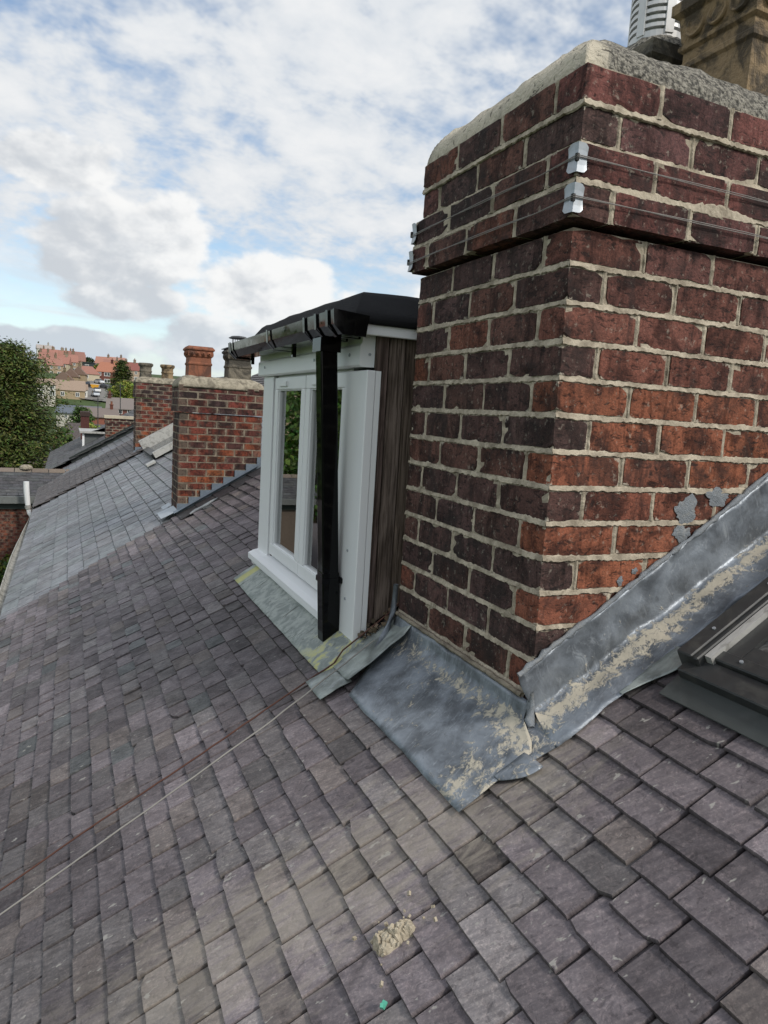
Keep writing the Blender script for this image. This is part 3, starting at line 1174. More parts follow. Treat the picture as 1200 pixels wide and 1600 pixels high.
# pots on the main stack
pb = MB()


def square_pot(mb, cx, cy, half, z0, prof, k=4, rot=PI / 4):
    mb.lathe([(half * a, b) for a, b in prof], (cx, cy, z0), sq=k, rot=rot)


pcx, pcy = 0.63 + 0.125, 0.12 + 0.125
square_pot(pb, pcx, pcy, 0.125, 1.66, [(1.0, 0), (1.0, 0.172), (1.07, 0.180), (1.07, 0.194), (1.0, 0.202), (1.0, 0.228), (1.09, 0.236), (1.10, 0.246), (1.04, 0.252),
                                         (1.12, 0.325), (1.26, 0.338), (1.26, 0.368), (1.1, 0.38), (1.06, 0.45), (0.8, 0.45), (0.8, 0.2)])
pot1 = pb.build('chimney_pot', M_BUFF, stack)
pot1['label'] = 'square buff clay pot with a row of round rosettes'
ro = MB()
for side in range(4):
    for q in (-1, 0, 1):
        R_ = Matrix.Rotation(side * PI / 2, 3, 'Z')
        c = R_ @ Vector((-0.135, q * 0.078, 0)) + Vector((pcx, pcy, 1.66 + 0.29))
        ax_ = R_ @ Vector((-1, 0, 0.14)).normalized()
        ref = R_ @ Vector((0, 1, 0))
        w = ax_.cross(ref).normalized()
        rings = []
        for (r, o) in ((0.033, -0.004), (0.033, 0.006), (0.027, 0.006), (0.024, -0.002), (0.015, 0.004), (0.004, 0.007)):
            rings.append([ro.vert(c + ax_ * o + ref * (r * math.cos(a * PI / 8)) + w * (r * math.sin(a * PI / 8))) for a in range(16)])
        for a, b in zip(rings, rings[1:]):
            for i in range(16):
                ro.face(a[i], a[(i + 1) % 16], b[(i + 1) % 16], b[i])
        ro.face(*rings[-1])
ro.build('rosette', M_BUFF, pot1, smooth=True)

pa = MB()
qx, qy = 0.71, 0.58
square_pot(pa, qx, qy, 0.125, 1.66, [(0.86, 0), (0.86, 0.12), (0.94, 0.14), (0.94, 0.245), (1.06, 0.26), (1.06, 0.30), (0.6, 0.30)])
pot2 = pa.build('chimney_pot', M_OLDPOT, stack)
pot2['label'] = 'sooty square pot topped with mortar and a louvred cowl'
mm = MB()
mm.lathe([(0.135, 0), (0.13, 0.012), (0.115, 0.03), (0.10, 0.05), (0.085, 0.06)], (qx, qy, 1.955), n=20)
for i in range(len(mm.v)):
    p = mm.v[i]
    mm.v[i] = (p[0] + 0.012 * nz(p[0] * 30, p[1] * 30, p[2] * 30), p[1] + 0.012 * nz(p[0] * 30, p[1] * 30, 9), p[2] + 0.014 * nz(p[0] * 25, p[1] * 25, 3))
mm.build('mortar_bed', M_FLAUNCH, pot2, smooth=True)
kn = MB()
for side in range(4):
    for q in (-0.5, 0.5):
        R_ = Matrix.Rotation(side * PI / 2, 3, 'Z')
        c = R_ @ Vector((-0.118, q * 0.115, 0)) + Vector((qx, qy, 1.66 + 0.195))
        ax_ = R_ @ Vector((-1, 0, 0))
        ref = R_ @ Vector((0, 1, 0))
        w = Vector((0, 0, 1))
        rings = []
        for (r, o) in ((0.045, -0.004), (0.045, 0.007), (0.036, 0.007), (0.034, 0.0), (0.02, 0.006), (0.005, 0.009)):
            rings.append([kn.vert(c + ax_ * o + ref * (r * math.cos(a * PI / 8)) + w * (r * math.sin(a * PI / 8))) for a in range(16)])
        for a, b in zip(rings, rings[1:]):
            for i in range(16):
                kn.face(a[i], a[(i + 1) % 16], b[(i + 1) % 16], b[i])
        kn.face(*rings[-1])
kn.build('rosette', M_OLDPOT, pot2, smooth=True)
cw_ = MB()
R0, cz = 0.088, 2.0
prof = [(R0, 0.0), (R0, 0.035)]
cw_.lathe([(R0, -0.02), (R0, 0.03)], (qx, qy, cz), n=32)
for k in range(7):
    z = 0.03 + 0.022 * k
    cw_.lathe([(R0 - 0.012, z), (R0 - 0.012, z + 0.010), (R0 + 0.001, z + 0.010), (R0, z + 0.022), (R0 - 0.012, z + 0.022)], (qx, qy, cz), n=32)
for a in range(6):
    an = a * PI / 3 + 0.2
    c, s_ = math.cos(an), math.sin(an)
    R_ = Matrix.Rotation(an, 3, 'Z')
    cw_.box((R0 - 0.008, -0.014, 0.02), (R0 + 0.0025, 0.014, 0.19), R_, (qx, qy, cz))
cw_.lathe([(R0 + 0.004, 0.184), (R0 + 0.012, 0.20), (R0 * 0.5, 0.235), (0.004, 0.245)], (qx, qy, cz), n=32)
cw_.build('cowl', M_COWL, pot2)

# aerial lashing: wire with corner plates
for k, (off, label) in enumerate(((0.030, 'lower steel lashing wire with worn corner plates round the chimney head'), (0.026, 'upper steel lashing wire with bright corner plates round the chimney head'))):
    zb = TOPSH + COURSE * (0.52 + k)
    th_ = thing('lashing_wire', label, 'wire', (-off, -off, zb), 'wires strapped round the main chimney')
    o = off + 0.0045
    cs = [(-o, -o), (CW + o, -o), (CW + o, CDp + o), (-o, CDp + o)]
    wm = MB()
    path = []
    for i in range(5):
        a, b = cs[i % 4], cs[(i + 1) % 4]
        if i == 4:
            path.append((a[0], a[1], zb))
            break
        for q in range(6):
            f = q / 6
            path.append((a[0] + (b[0] - a[0]) * f, a[1] + (b[1] - a[1]) * f, zb + 0.004 * math.sin(f * PI) - 0.003 * i % 2))
    for d in (0.0, 0.0026):
        wm.tube([(p[0], p[1], p[2] + d + 0.0015 * math.sin(i * 2 + d * 900)) for i, p in enumerate(path)], 0.0012, 5, False)
    wm.build('wire', M_WIRE, th_)
    for (cx, cy, ax1, ax2) in ((-off, -off, 1, 1), (-off, CDp + off, 1, -1), (CW + off, -off, -1, 1)):
        pm = MB()
        hgt = 0.064
        w1, w2 = 0.030, 0.026
        e = 0.0022
        outl = []
        N = 8
        G = []
        for i in range(N + 1):
            f = -1 + 2 * i / N
            row = []
            if f < 0:
                pxx, pyy = cx - ax1 * e, cy + ax2 * (-f) * w1
            else:
                pxx, pyy = cx + ax1 * f * w2, cy - ax2 * e
            rd = 0.008 * max(0, abs(f) - 0.7) / 0.3
            for j in range(5):
                g = -1 + 2 * j / 4
                bul = 0.0022 * (1 if j in (0, 4) else 0) + (-0.001 if j == 2 else 0)
                row.append(Vector((pxx - ax1 * bul * (f <= 0.01), pyy - ax2 * bul * (f >= -0.01), zb + g * (hgt / 2 - rd))))
            G.append(row)
        pm.sheet(G, 0.0016, nrm=(ax1 * 0.7, ax2 * 0.7, 0))
        po = pm.build('corner_plate', M_ZINC, th_, smooth=False)
        sl_ = MB()
        sl_.box((cx - ax1 * 0.0052, cy - ax2 * 0.0052, zb - 0.009), (cx + ax1 * 0.002, cy + ax2 * 0.002, zb + 0.007))
        sl_.build('slot', M_TYRE, po)


# neighbours' chimneys
def col_n(fc, k, x, y, rg):
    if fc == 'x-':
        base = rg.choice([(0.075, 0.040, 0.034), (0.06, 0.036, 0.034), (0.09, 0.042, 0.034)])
    elif k < 0:
        base = rg.choice([(0.075, 0.035, 0.032), (0.11, 0.040, 0.034), (0.055, 0.034, 0.034), (0.16, 0.045, 0.035)])
    else:
        f = k / 14
        base = rg.choice([(0.16, 0.046, 0.033), (0.20, 0.055, 0.035), (0.12, 0.042, 0.034), (0.22, 0.06 + 0.03 * f, 0.035), (0.085, 0.040, 0.036)])
        if k > 7 and rg.random() < 0.45:
            base = (0.28, 0.085, 0.04)
    return vary(rg, 0.85, 1.15, base)


C2C = 0.0570
stack2, w2, d2, zt2 = chimney('chimney_stack', 'red brick chimney with one orange and one dark pot, next beyond the dormer', (C2X0, C2Y0, 0.68 - 16 * C2C), 4, 2, 0.1525, C2C, 16,
                              (0.016, 0.016, 0.010, 0.012), 0.008, col_n, M_BRICK2, M_MORTAR2, 31, (3, 1, 1), 0.0012, 1, False)
flaunch(stack2, C2X0 - 0.012, C2Y0 - 0.012, C2X0 + w2 + 0.012, C2Y0 + d2 + 0.012, zt2 - 0.008, 0.085, 0.12, 0.008, M_FLAUNCH2, 26, 5.0)


def ornate_pot(parent, cx, cy, z, half, hgt, mat, label, cap=None):
    mb = MB()
    h = hgt
    mb.lathe([(half * 0.92, 0), (half * 0.90, h * 0.42), (half * 0.96, h * 0.45), (half * 0.96, h * 0.49), (half * 0.90, h * 0.52), (half * 0.88, h * 0.66), (half * 0.98, h * 0.70),
              (half * 1.02, h * 0.86), (half * 1.12, h * 0.89), (half * 1.12, h * 0.93), (half * 0.95, h * 1.0), (half * 0.7, h * 1.0), (half * 0.7, h * 0.7)], (cx, cy, z), sq=4, rot=PI / 4)
    p = mb.build('chimney_pot', mat, parent)
    p['label'] = label
    st = MB()
    for side in range(4):
        R_ = Matrix.Rotation(side * PI / 2, 3, 'Z')
        for q in range(4):
            c = R_ @ Vector((-half * 1.0, (q - 1.5) * half * 0.46, 0)) + Vector((cx, cy, z + h * 0.78))
            d = R_ @ Vector((-1, 0, 0))
            st.tube([c - d * 0.004, c + d * 0.007, c + d * 0.010], [half * 0.19, half * 0.17, half * 0.05], 8)
    st.build('stud', mat, p, smooth=True)
    if cap:
        cm = MB()
        cm.lathe([(half * 1.15, 0), (half * 1.15, 0.006), (half * 0.5, 0.02)], (cx, cy, z + h + 0.001), sq=4, rot=PI / 4)
        for a in range(8):
            an = a * PI / 4
            cm.tube([(cx + half * 0.5 * math.cos(an), cy + half * 0.5 * math.sin(an), z + h + 0.01), (cx + half * 0.5 * math.cos(an), cy + half * 0.5 * math.sin(an), z + h + 0.095)], 0.0025, 4)
        cm.lathe([(0.075, 0.092), (0.085, 0.096), (0.06, 0.112), (0.01, 0.118)], (cx, cy, z + h), n=18)
        cm.build('wire_cowl', M_DARK, p)
    return p


ornate_pot(stack2, -0.082, C2Y0 + 0.17, 0.955, 0.100, 0.265, M_ORANGE, 'orange terracotta pot with studded collar')
ornate_pot(stack2, 0.245, C2Y0 + 0.17, 0.955, 0.104, 0.27, M_OLDPOT, 'dark sooty pot with wire cowl', cap=True)

C3C = 0.0640
C3X0, C3Y0 = -0.10, 10.35
stack3, w3, d3, zt3 = chimney('chimney_stack', 'farther red brick chimney with two round brown pots, half hidden by the nearer one', (C3X0, C3Y0, 0.80 - 14 * C3C), 5, 2, 0.165, C3C, 14,
                              (0.016, 0.016, 0.008, 0.010), 0.008, col_n, M_BRICK2, M_MORTAR2, 37, (2, 1, 1), 0.0012, 1, False)
flaunch(stack3, C3X0 - 0.01, C3Y0 - 0.01, C3X0 + w3 + 0.01, C3Y0 + d3 + 0.01, zt3 - 0.008, 0.085, 0.14, 0.006, M_FLAUNCH2, 20, 9.0)
for i, cx in enumerate((0.055, 0.385)):
    mb = MB()
    mb.lathe([(0.095, 0), (0.088, 0.09), (0.096, 0.10), (0.096, 0.118), (0.088, 0.126), (0.090, 0.17), (0.114, 0.20), (0.114, 0.225), (0.10, 0.235), (0.07, 0.235), (0.07, 0.1)], (cx, C3Y0 + 0.2, zt3 + 0.055), n=18)
    mb.build('chimney_pot', M_OLDPOT if i == 0 else M_BUFF, stack3)


# ------------------------------------------------------------------ lead work
def crumple(p, a=0.004, f=14.0):
    return Vector((p.x + a * 0.5 * nz(p.x * f, p.y * f, p.z * f), p.y + a * nz(p.y * f + 9, p.z * f, p.x * f), p.z + a * nz(p.z * f, p.x * f + 5, p.y * f)))


# soaker/side flashing up the right face
mb = MB()
G, D = [], []
N = 60
for i in range(N + 1):
    f = i / N
    x = -0.052 + f * 1.12
    hgt = 0.165 + 0.05 * f + 0.006 * nz(x * 9, 2, 3)
    row, dr = [], []
    V = 16
    for j in range(V + 1):
        g = j / V
        if g < 0.5:
            q = g / 0.5
            z = SL * x + hgt * (1 - q) + 0.020 * q
            y = -0.010 - 0.006 * q + (-0.006 * (1 - q) if q < 0.1 else 0)
            xs = x
            if x < 0.008:                       # foot of the upstand is cut back to the corner
                xs = x + (0.008 - x) * 0.95 * q
                z = SL * xs + hgt * (1 - q) + 0.020 * q
        else:
            q = (g - 0.5) / 0.5
            xs = max(x, 0.008 - 0.03 * q)
            y = -0.016 - 0.132 * q + 0.006 * nz(x * 12, 4, 1) * q
            z = SL * xs + 0.024 - 0.008 * q + 0.006 * nz(x * 8, q * 3, 6)
        a = 0.010 if 0.05 < g < 0.95 else 0.003
        row.append(crumple(Vector((xs, y, z)), a, 17) + Vector((0, -0.004 * max(0, nz(x * 25, g * 6, 2)) * (1 if g < 0.5 else 0), 0)))
        dr.append(max(0.0, 1 - abs(g - 0.62) / 0.27) * 0.80 + 0.30 * max(0, nz(x * 5, g * 5, 1)) + (0.16 if g > 0.6 else 0.02))
    G.append(row)
    D.append(dr)
mb.sheet(G, 0.003, D, nrm=(0, 0.5, -0.5))
mb.build('side_flashing', M_LEAD, stack, smooth=True)
# mastic bead along its top edge
mb = MB()
sr = random.Random(4)
pts = []
rad = []
for i in range(75):
    x = -0.050 + 1.1 * i / 74
    f = (x + 0.052) / 1.12
    pts.append((x, -0.012 + sr.uniform(-0.002, 0.002), SL * x + 0.165 + 0.05 * f + 0.006 * nz(x * 9, 2, 3) + sr.uniform(-0.002, 0.002)))
    rad.append(sr.uniform(0.0045, 0.0095))
mb.tube(pts, rad, 6, True, 0.2, sr)
mb.build('sealant_bead', M_SEAL, stack, smooth=True)
# smeared sealant on the lower bricks
for si, (sx_, sz_, sw, sh) in enumerate(((0.465, 0.545, 0.050, 0.042), (0.455, 0.485, 0.040, 0.030), (0.575, 0.585, 0.050, 0.028), (0.30, 0.385, 0.014, 0.010), (0.255, 0.36, 0.012, 0.014))):
    mb = MB()
    c = mb.vert((sx_, -0.0045, sz_))
    ring = []
    for i in range(40):
        an = 2 * PI * i / 40
        k = 0.80 + 0.50 * nz(math.cos(an) * 1.3 + si * 9, math.sin(an) * 1.3, si) + 0.22 * nz(math.cos(an) * 4 + si, math.sin(an) * 4, 4)
        ring.append(mb.vert((sx_ + sw * k * math.cos(an), -0.0016, sz_ + sh * k * math.sin(an))))
    for i in range(40):
        mb.face(c, ring[i], ring[(i + 1) % 40])
    mb.build('sealant_smear', M_SEAL, stack)
# front apron
mb = MB()
G, D = [], []
N = 40
for i in range(N + 1):
    f = i / N
    row, dr = [], []
    V = 14
    for j in range(V + 1):
        g = j / V
        if g < 0.22:
            q = g / 0.22
            y = -0.012 + 0.80 * f
            p = Vector((-0.012 - 0.010 * q, y, 0.062 * (1 - q) + 0.016 * q + 0.004 * nz(y * 9, 1, 2)))
        else:
            q = (g - 0.22) / 0.78
            ylo = -0.012 - 0.10 * min(1, 0.35 + q * 4)
            yhi = 0.788 - 0.195 * q
            y = ylo + (yhi - ylo) * f
            s = -0.018 - 0.270 * q + 0.003 * nz(y * 7, 3, 3) * q
            p = rp(s, y, 0.017 - 0.005 * q + 0.003 * nz(y * 6, s * 6, 4))
        row.append(crumple(p, 0.0035, 13))
        dd = 0.50 * max(0, 1 - abs(g - 0.30) / 0.16) + 0.42 * max(0, 1 - f / 0.3) * (g > 0.2) + 0.14 + 0.40 * max(0, nz(f * 4, g * 4, 5))
        dr.append(dd)
    G.append(row)
    D.append(dr)
mb.sheet(G, 0.003, D, nrm=(0.4, 0, -0.6))
mb.build('front_apron', M_LEAD, stack, smooth=True)
# mortar fillet along the foot of the left face
mb = MB()
pts = [(-0.010, 0.02 + 0.76 * i / 40, 0.066 + 0.004 * nz(i * 0.4, 1, 1)) for i in range(41)]
mb.tube(pts, [0.0075 + 0.003 * nz(i * 0.7, 3, 1) for i in range(41)], 6)
mb.build('mortar_fillet', M_MORTAR2, stack, smooth=True)
mb = MB()
G, D = [], []
for i in range(9):
    G.append([crumple(rp(0.03 - 0.125 * i / 8, 0.0 - 0.150 * j / 8 + 0.02 * (i / 8) * (j / 8), 0.0125), 0.003, 25) for j in range(9)])
    D.append([0.55] * 9)
mb.sheet(G, 0.002, D)
mb.build('corner_patch', M_LEAD, stack, smooth=True)
mb = MB()
mb.tube([(-0.004, -0.010, 0.085), (-0.006, -0.014, 0.05), (-0.010, -0.022, 0.018), (-0.016, -0.040, 0.004)], [0.006, 0.011, 0.014, 0.009], 8)
mb.build('sealant_bead', M_SEAL, stack, smooth=True)
# gusset between dormer and chimney, with its rolled edge, and the small bluish piece below it
mb = MB()
G = []
for i in range(13):
    f = i / 12
    row = []
    for j in range(9):
        g = j / 8
        s = 0.10 - 0.36 * f
        y = 0.62 + 0.05 * (1 - f) + (0.20 - 0.03 * f) * g
        h = 0.030 + (0.020 * (1 - g) ** 3) + (0.03 * max(0, 1 - f * 3) * (1 - g)) - 0.006 * f
        row.append(crumple(rp(s, y if f < 0.3 else y, h), 0.004, 20))
    G.append(row)
mb.sheet(G, 0.003)
mb.build('corner_gusset', M_LEAD2, stack, smooth=True)
mb = MB()
pts = [rp(0.12 - 0.022 * i, 0.665 - 0.02 * math.sin(i * 0.16), 0.055 - 0.0018 * i) for i in range(9)]
pts = [(-0.012, 0.80, 0.165), (-0.014, 0.80, 0.11), (-0.02, 0.795, 0.07)] + [rp(-0.02 - 0.016 * i, 0.785 - 0.010 * i, 0.034 - 0.002 * i) for i in range(1, 8)]
mb.tube(pts, [0.009, 0.010, 0.011, 0.012, 0.012, 0.011, 0.010, 0.009, 0.008, 0.006], 8)
mb.build('lead_roll', M_LEAD, stack, smooth=True)
mb = MB()
G = []
for i in range(7):
    f = i / 6
    G.append([crumple(rp(-0.25 - 0.115 * f, 0.645 + 0.15 * g / 5 + 0.02 * f, 0.020 + 0.004 * math.sin(g + f * 3)), 0.003, 22) for g in range(6)])
mb.sheet(G, 0.003)
mb.build('lead_patch', M_LEAD2, stack, smooth=True)
# torn pale slip of lead at the apron's corner
mb = MB()
G = []
for i in range(8):
    f = i / 7
    G.append([crumple(rp(-0.075 - 0.095 * f, -0.095 - 0.075 * g / 5 * (1 - 0.75 * f ** 2), 0.017 + 0.003 * math.sin(g * 0.8)), 0.003, 22) for g in range(6)])
mb.sheet(G, 0.002, [[0.42] * 6 for _ in range(8)])
o = mb.build('lead_slip', M_LEAD, stack, smooth=True)
# grey slip between the side flashing and the roof window
mb = MB()
G = []
for i in range(8):
    f = i / 7
    G.append([crumple(rp(0.20 + 0.20 * f, -0.135 - 0.085 * g / 5 * (0.15 + 0.85 * f), 0.017), 0.004, 22) for g in range(6)])
mb.sheet(G, 0.002)
mb.build('lead_slip', M_LEAD2, stack, smooth=True)

# ================================================================== DORMER
dorm = thing('dormer', 'small dormer with white twin casement window, dark board cheeks and black felt roof', 'dormer', (-0.12, 1.6, -0.07))
XF = -0.12
YN, YF = 0.862, 2.30
YB = 1.0                       # back wall depth handled by cheeks


def dbox(name, lo, hi, mat, parent=None, bev=0.0):
    mb = MB()
    mb.box(lo, hi)
    o = mb.build(name, mat, parent or dorm)
    if bev:
        m_ = o.modifiers.new('bevel', 'BEVEL')
        m_.width = bev
        m_.segments = 2
    return o


# cheek boards
bg_ = random.Random(9)
xs = [-0.100, -0.052, 0.010, 0.078, 0.18, 0.29, 0.40, 0.52]
for yy, sgn in ((0.885, -1), (2.285, 1)):
    for a, b in zip(xs, xs[1:]):
        mb = MB()
        mb.cur = vary(bg_, 0.75, 1.2, (0.150, 0.112, 0.092))
        mb.curr = bg_.random()
        jy = bg_.uniform(-0.005, 0.005)
        y0, y1 = yy + jy, yy + jy + 0.018
        zb0, zb1 = SL * a + 0.035, SL * b + 0.035
        P = [(a, y0, zb0), (b - 0.005, y0, zb1), (b - 0.005, y0, 1.06), (a, y0, 1.06)]
        Q = [(p[0], y1, p[2]) for p in P]
        ip = [mb.vert(p) for p in P]
        iq = [mb.vert(p) for p in Q]
        mb.face(*ip)
        mb.face(*reversed(iq))
        for k in range(4):
            mb.face(ip[k], iq[k], iq[(k + 1) % 4], ip[(k + 1) % 4])
        mb.build('cheek_board', M_WOOD, dorm)
# outer frame, boards and sill
dbox('corner_board', (XF - 0.022, YN, -0.085), (XF + 0.010, YN + 0.205, 0.903), M_WHITE, bev=0.003)
dbox('corner_board_return', (XF + 0.0105, YN + 0.001, -0.065), (XF + 0.030, YN + 0.02, 0.902), M_WHITE)
dbox('corner_board', (XF - 0.012, 2.115, -0.05), (XF + 0.012, YF + 0.005, 0.915), M_WHITE, bev=0.003)
dbox('gap_filler', (XF + 0.004, 2.088, -0.03), (XF + 0.010, 2.112, 0.91), M_TYRE)
# moulded fascia under the gutter
mb = MB()
prof = [(XF - 0.030, 0.915), (XF - 0.036, 0.922), (XF - 0.036, 0.985), (XF - 0.028, 0.995), (XF - 0.030, 1.040), (XF + 0.02, 1.040), (XF + 0.02, 0.915)]
A = [mb.vert((p[0], 0.905, p[1])) for p in prof]
B = [mb.vert((p[0], 2.335, p[1])) for p in prof]
mb.face(*A)
mb.face(*reversed(B))
for k in range(len(prof)):
    mb.face(A[k], B[k], B[(k + 1) % len(prof)], A[(k + 1) % len(prof)])
mb.build('head_board', M_WHITE, dorm)
mb = MB()
for y in (1.0, 1.4, 2.2):
    mb.tube([(XF - 0.035, y, 0.958), (XF - 0.040, y, 0.958)], 0.006, 8)
mb.tube([(XF + 0.0, 0.90, 0.958), (XF + 0.0, 0.9035, 0.958)], 0.005, 8)
for z in (0.2, 0.02):
    mb.tube([(XF - 0.020, YN + 0.09, z + 0.06), (XF - 0.0255, YN + 0.09, z + 0.06)], 0.005, 8)
mb.build('screw_cap', M_ZINC, dorm)
# sill: sloped nosing
mb = MB()
prof = [(XF + 0.03, 0.010), (XF - 0.035, -0.006), (XF - 0.062, -0.020), (XF - 0.062, -0.048), (XF - 0.045, -0.052), (XF - 0.040, -0.078), (XF + 0.03, -0.078)]
A = [mb.vert((p[0], 1.068, p[1])) for p in prof]
B = [mb.vert((p[0], YF + 0.012, p[1])) for p in prof]
mb.face(*A)
mb.face(*reversed(B))
for k in range(len(prof)):
    mb.face(A[k], B[k], B[(k + 1) % len(prof)], A[(k + 1) % len(prof)])
mb.build('sill', M_WHITE, dorm)


def frame(mb, y0, y1, z0, z1, w, x0, x1):
    mb.box((x0, y0, z0), (x1, y1, z0 + w))
    mb.box((x0, y0, z1 - w), (x1, y1, z1))
    mb.box((x0, y0, z0 + w), (x1, y0 + w, z1 - w))
    mb.box((x0, y1 - w, z0 + w), (x1, y1, z1 - w))


mb = MB()
frame(mb, 1.062, 2.088, 0.008, 0.915, 0.030, XF + 0.006, XF + 0.055)
mb.box((XF + 0.006, 1.565, 0.038), (XF + 0.055, 1.595, 0.885))
mb.build('window_frame', M_WHITE, dorm)
for (a, b) in ((1.070, 1.575), (1.585, 2.080)):
    mb = MB()
    frame(mb, a, b, 0.020, 0.905, 0.058, XF - 0.012, XF + 0.040)
    frame(mb, a + 0.050, b - 0.050, 0.070, 0.855, 0.014, XF - 0.005, XF + 0.035)
    cs_ = mb.build('casement', M_WHITE, dorm)
    bv = cs_.modifiers.new('bevel', 'BEVEL')
    bv.width = 0.004
    bv.segments = 2
    mb = MB()
    mb.box((XF + 0.010, a + 0.060, 0.080), (XF + 0.013, b - 0.060, 0.845))
    mb.build('pane', M_GLASS, cs_)
    mb = MB()
    frame(mb, a + 0.0635, b - 0.0635, 0.0835, 0.8415, 0.006, XF + 0.0135, XF + 0.020)
    mb.build('gasket', M_TYRE, cs_)
    mb = MB()
    mb.box((XF - 0.022, (a + b) / 2 + 0.02, 0.862), (XF - 0.0115, b - 0.09, 0.884))
    mb.build('trickle_vent', M_WHITE, cs_)
# room behind the glass
mb = MB()
mb.box((XF + 0.056, 0.94, -0.02), (0.95, 2.25, 1.02))
o = mb.build('room_lining', M_ROOM, dorm)
dbox('window_board', (XF + 0.060, 1.0, 0.028), (XF + 0.18, 2.2, 0.045), M_WHITE)

# felt roof with rolled edges
mb = MB()
rows = []
for (d, z) in ((0.0, 1.052), (-0.006, 1.070), (0.012, 1.092), (0.06, 1.130), (0.115, 1.172), (0.15, 1.187), (0.30, 1.194)):
    x0, x1 = -0.205 + d * 0.62, 0.9
    y0, y1 = 0.838 + d * 1.15, 2.415 - d * 0.25
    loop = []
    for (xa, ya, xb, yb, n_) in ((x1, y0, x0, y0, 12), (x0, y0, x0, y1, 16), (x0, y1, x1, y1, 12)):
        for i in range(n_):
            f = i / n_
            x, y = xa + (xb - xa) * f, ya + (yb - ya) * f
            loop.append(mb.vert((x + 0.003 * nz(x * 9, y * 9, z * 9), y + 0.003 * nz(y * 8, x * 8, z * 7), z + 0.006 * nz(x * 6, y * 6, 3) + (0.0 if z < 1.1 else 0.01 * nz(y * 3, x * 3, 1)))))
    loop.append(mb.vert((x1, y1, z)))
    rows.append(loop)
for a, b in zip(rows, rows[1:]):
    for i in range(len(a) - 1):
        mb.face(a[i], a[i + 1], b[i + 1], b[i])
mb.face(*rows[-1])
mb.face(*reversed(rows[0]))
mb.build('felt_roof', M_FELT, dorm, smooth=True)
dbox('fascia', (-0.165, 0.848, 1.018), (0.55, 0.866, 1.064), M_WHITE, bev=0.003)
dbox('fascia', (-0.167, 0.8665, 1.041), (-0.150, 2.39, 1.068), M_WHITE)
dbox('soffit', (-0.158, 0.867, 1.0405), (0.4, 0.884, 1.05), M_WHITE)
# lead apron below the sill
mb = MB()
G, D = [], []
for i in range(31):
    f = i / 30
    y = 0.80 + 1.44 * f
    row, dr = [], []
    for j in range(8):
        g = j / 7
        s = -0.105 - 0.205 * g
        yy = y + (0.05 * g if f > 0.9 else 0)
        row.append(crumple(rp(s + 0.01 * nz(y * 2, 2, 2) * g, y, 0.028 - 0.012 * g + 0.003 * nz(y * 9, s * 9, 1)), 0.003, 15))
        dr.append(0.35 * max(0, nz(y * 3, s * 9, 2)) + (0.3 if f < 0.12 else 0))
    G.append(row)
    D.append(dr)
mb.sheet(G, 0.003, D)
m_ap, t = new_mat('painted_lead_with_yellow')
p = geo_pos(t)
x, y, z = t.xyz(p)
n1 = t.noise(t.vec(t.mul(x, 12.0), t.mul(y, 55.0), 0.0), 1.0, 6, 0.7, 0.8)
n2 = t.noise(p, 18, 6, 0.65, 0.5)
c = t.mix(t.ss(n2, 0.35, 0.65), (0.21, 0.24, 0.225), (0.40, 0.43, 0.40))
c = t.mix(t.ss(n1, 0.60, 0.66, 0, 0.75), c, (0.05, 0.055, 0.05))
yel = t.mx(t.ss(t.add(t.m('ABSOLUTE', t.sub(y, 2.16)), t.mul(n2, 0.05)), 0.075, 0.045), t.mul(t.ss(t.add(y, t.mul(n2, 0.5)), 1.42, 1.20), t.ss(n2, 0.48, 0.58)))
c = t.mix(t.mul(yel, 0.75), c, (0.55, 0.53, 0.16))
set_b(t, c, 0.6, t.bump(t.add(n1, n2), 0.4, 0.005), spec=0.4)
mb.build('sill_apron', m_ap, dorm, smooth=True)
# debris in the valley between cheek and chimney
mb = MB()
dr_ = random.Random(17)
for i in range(42):
    s = dr_.uniform(-0.12, 0.12)
    y = dr_.uniform(0.80, 0.875)
    c = rp(s, y, 0.034 + dr_.uniform(0, 0.012))
    r = dr_.uniform(0.004, 0.013)
    mb.cur = vary(dr_, 0.6, 1.3, (0.16, 0.12, 0.08))
    R_ = Matrix.Rotation(dr_.uniform(0, 6), 3, Vector((dr_.random(), dr_.random(), dr_.random())).normalized())
    mb.box((-r, -r * 0.7, -r * 0.4), (r, r * 0.7, r * 0.4), R_, c)
o = mb.build('debris', M_TINT, None)
tag(o, 'brown crumbs of rotten debris in the gap between dormer and chimney', 'debris', kind='stuff')

# ------------------------------------------------------------------ gutter and downpipe of the dormer
gut = thing('rain_gutter', 'glossy black square gutter along the front of the dormer roof', 'gutter', (-0.235, 1.6, 1.03))
gx0, gx1, gz0, gz1 = -0.290, -0.178, 1.010, 1.080
gyN, gyF = 0.800, 2.44


def gutter_prof(e=0.0):
    return [(gx0 - e, gz1 + e * 0.3), (gx0 - e + 0.004, gz0 + 0.030 - e), (gx0 + 0.028, gz0 - e), (gx1 - 0.010 + e, gz0 - e), (gx1 + e, gz1 - 0.01 + e * 0.3)]


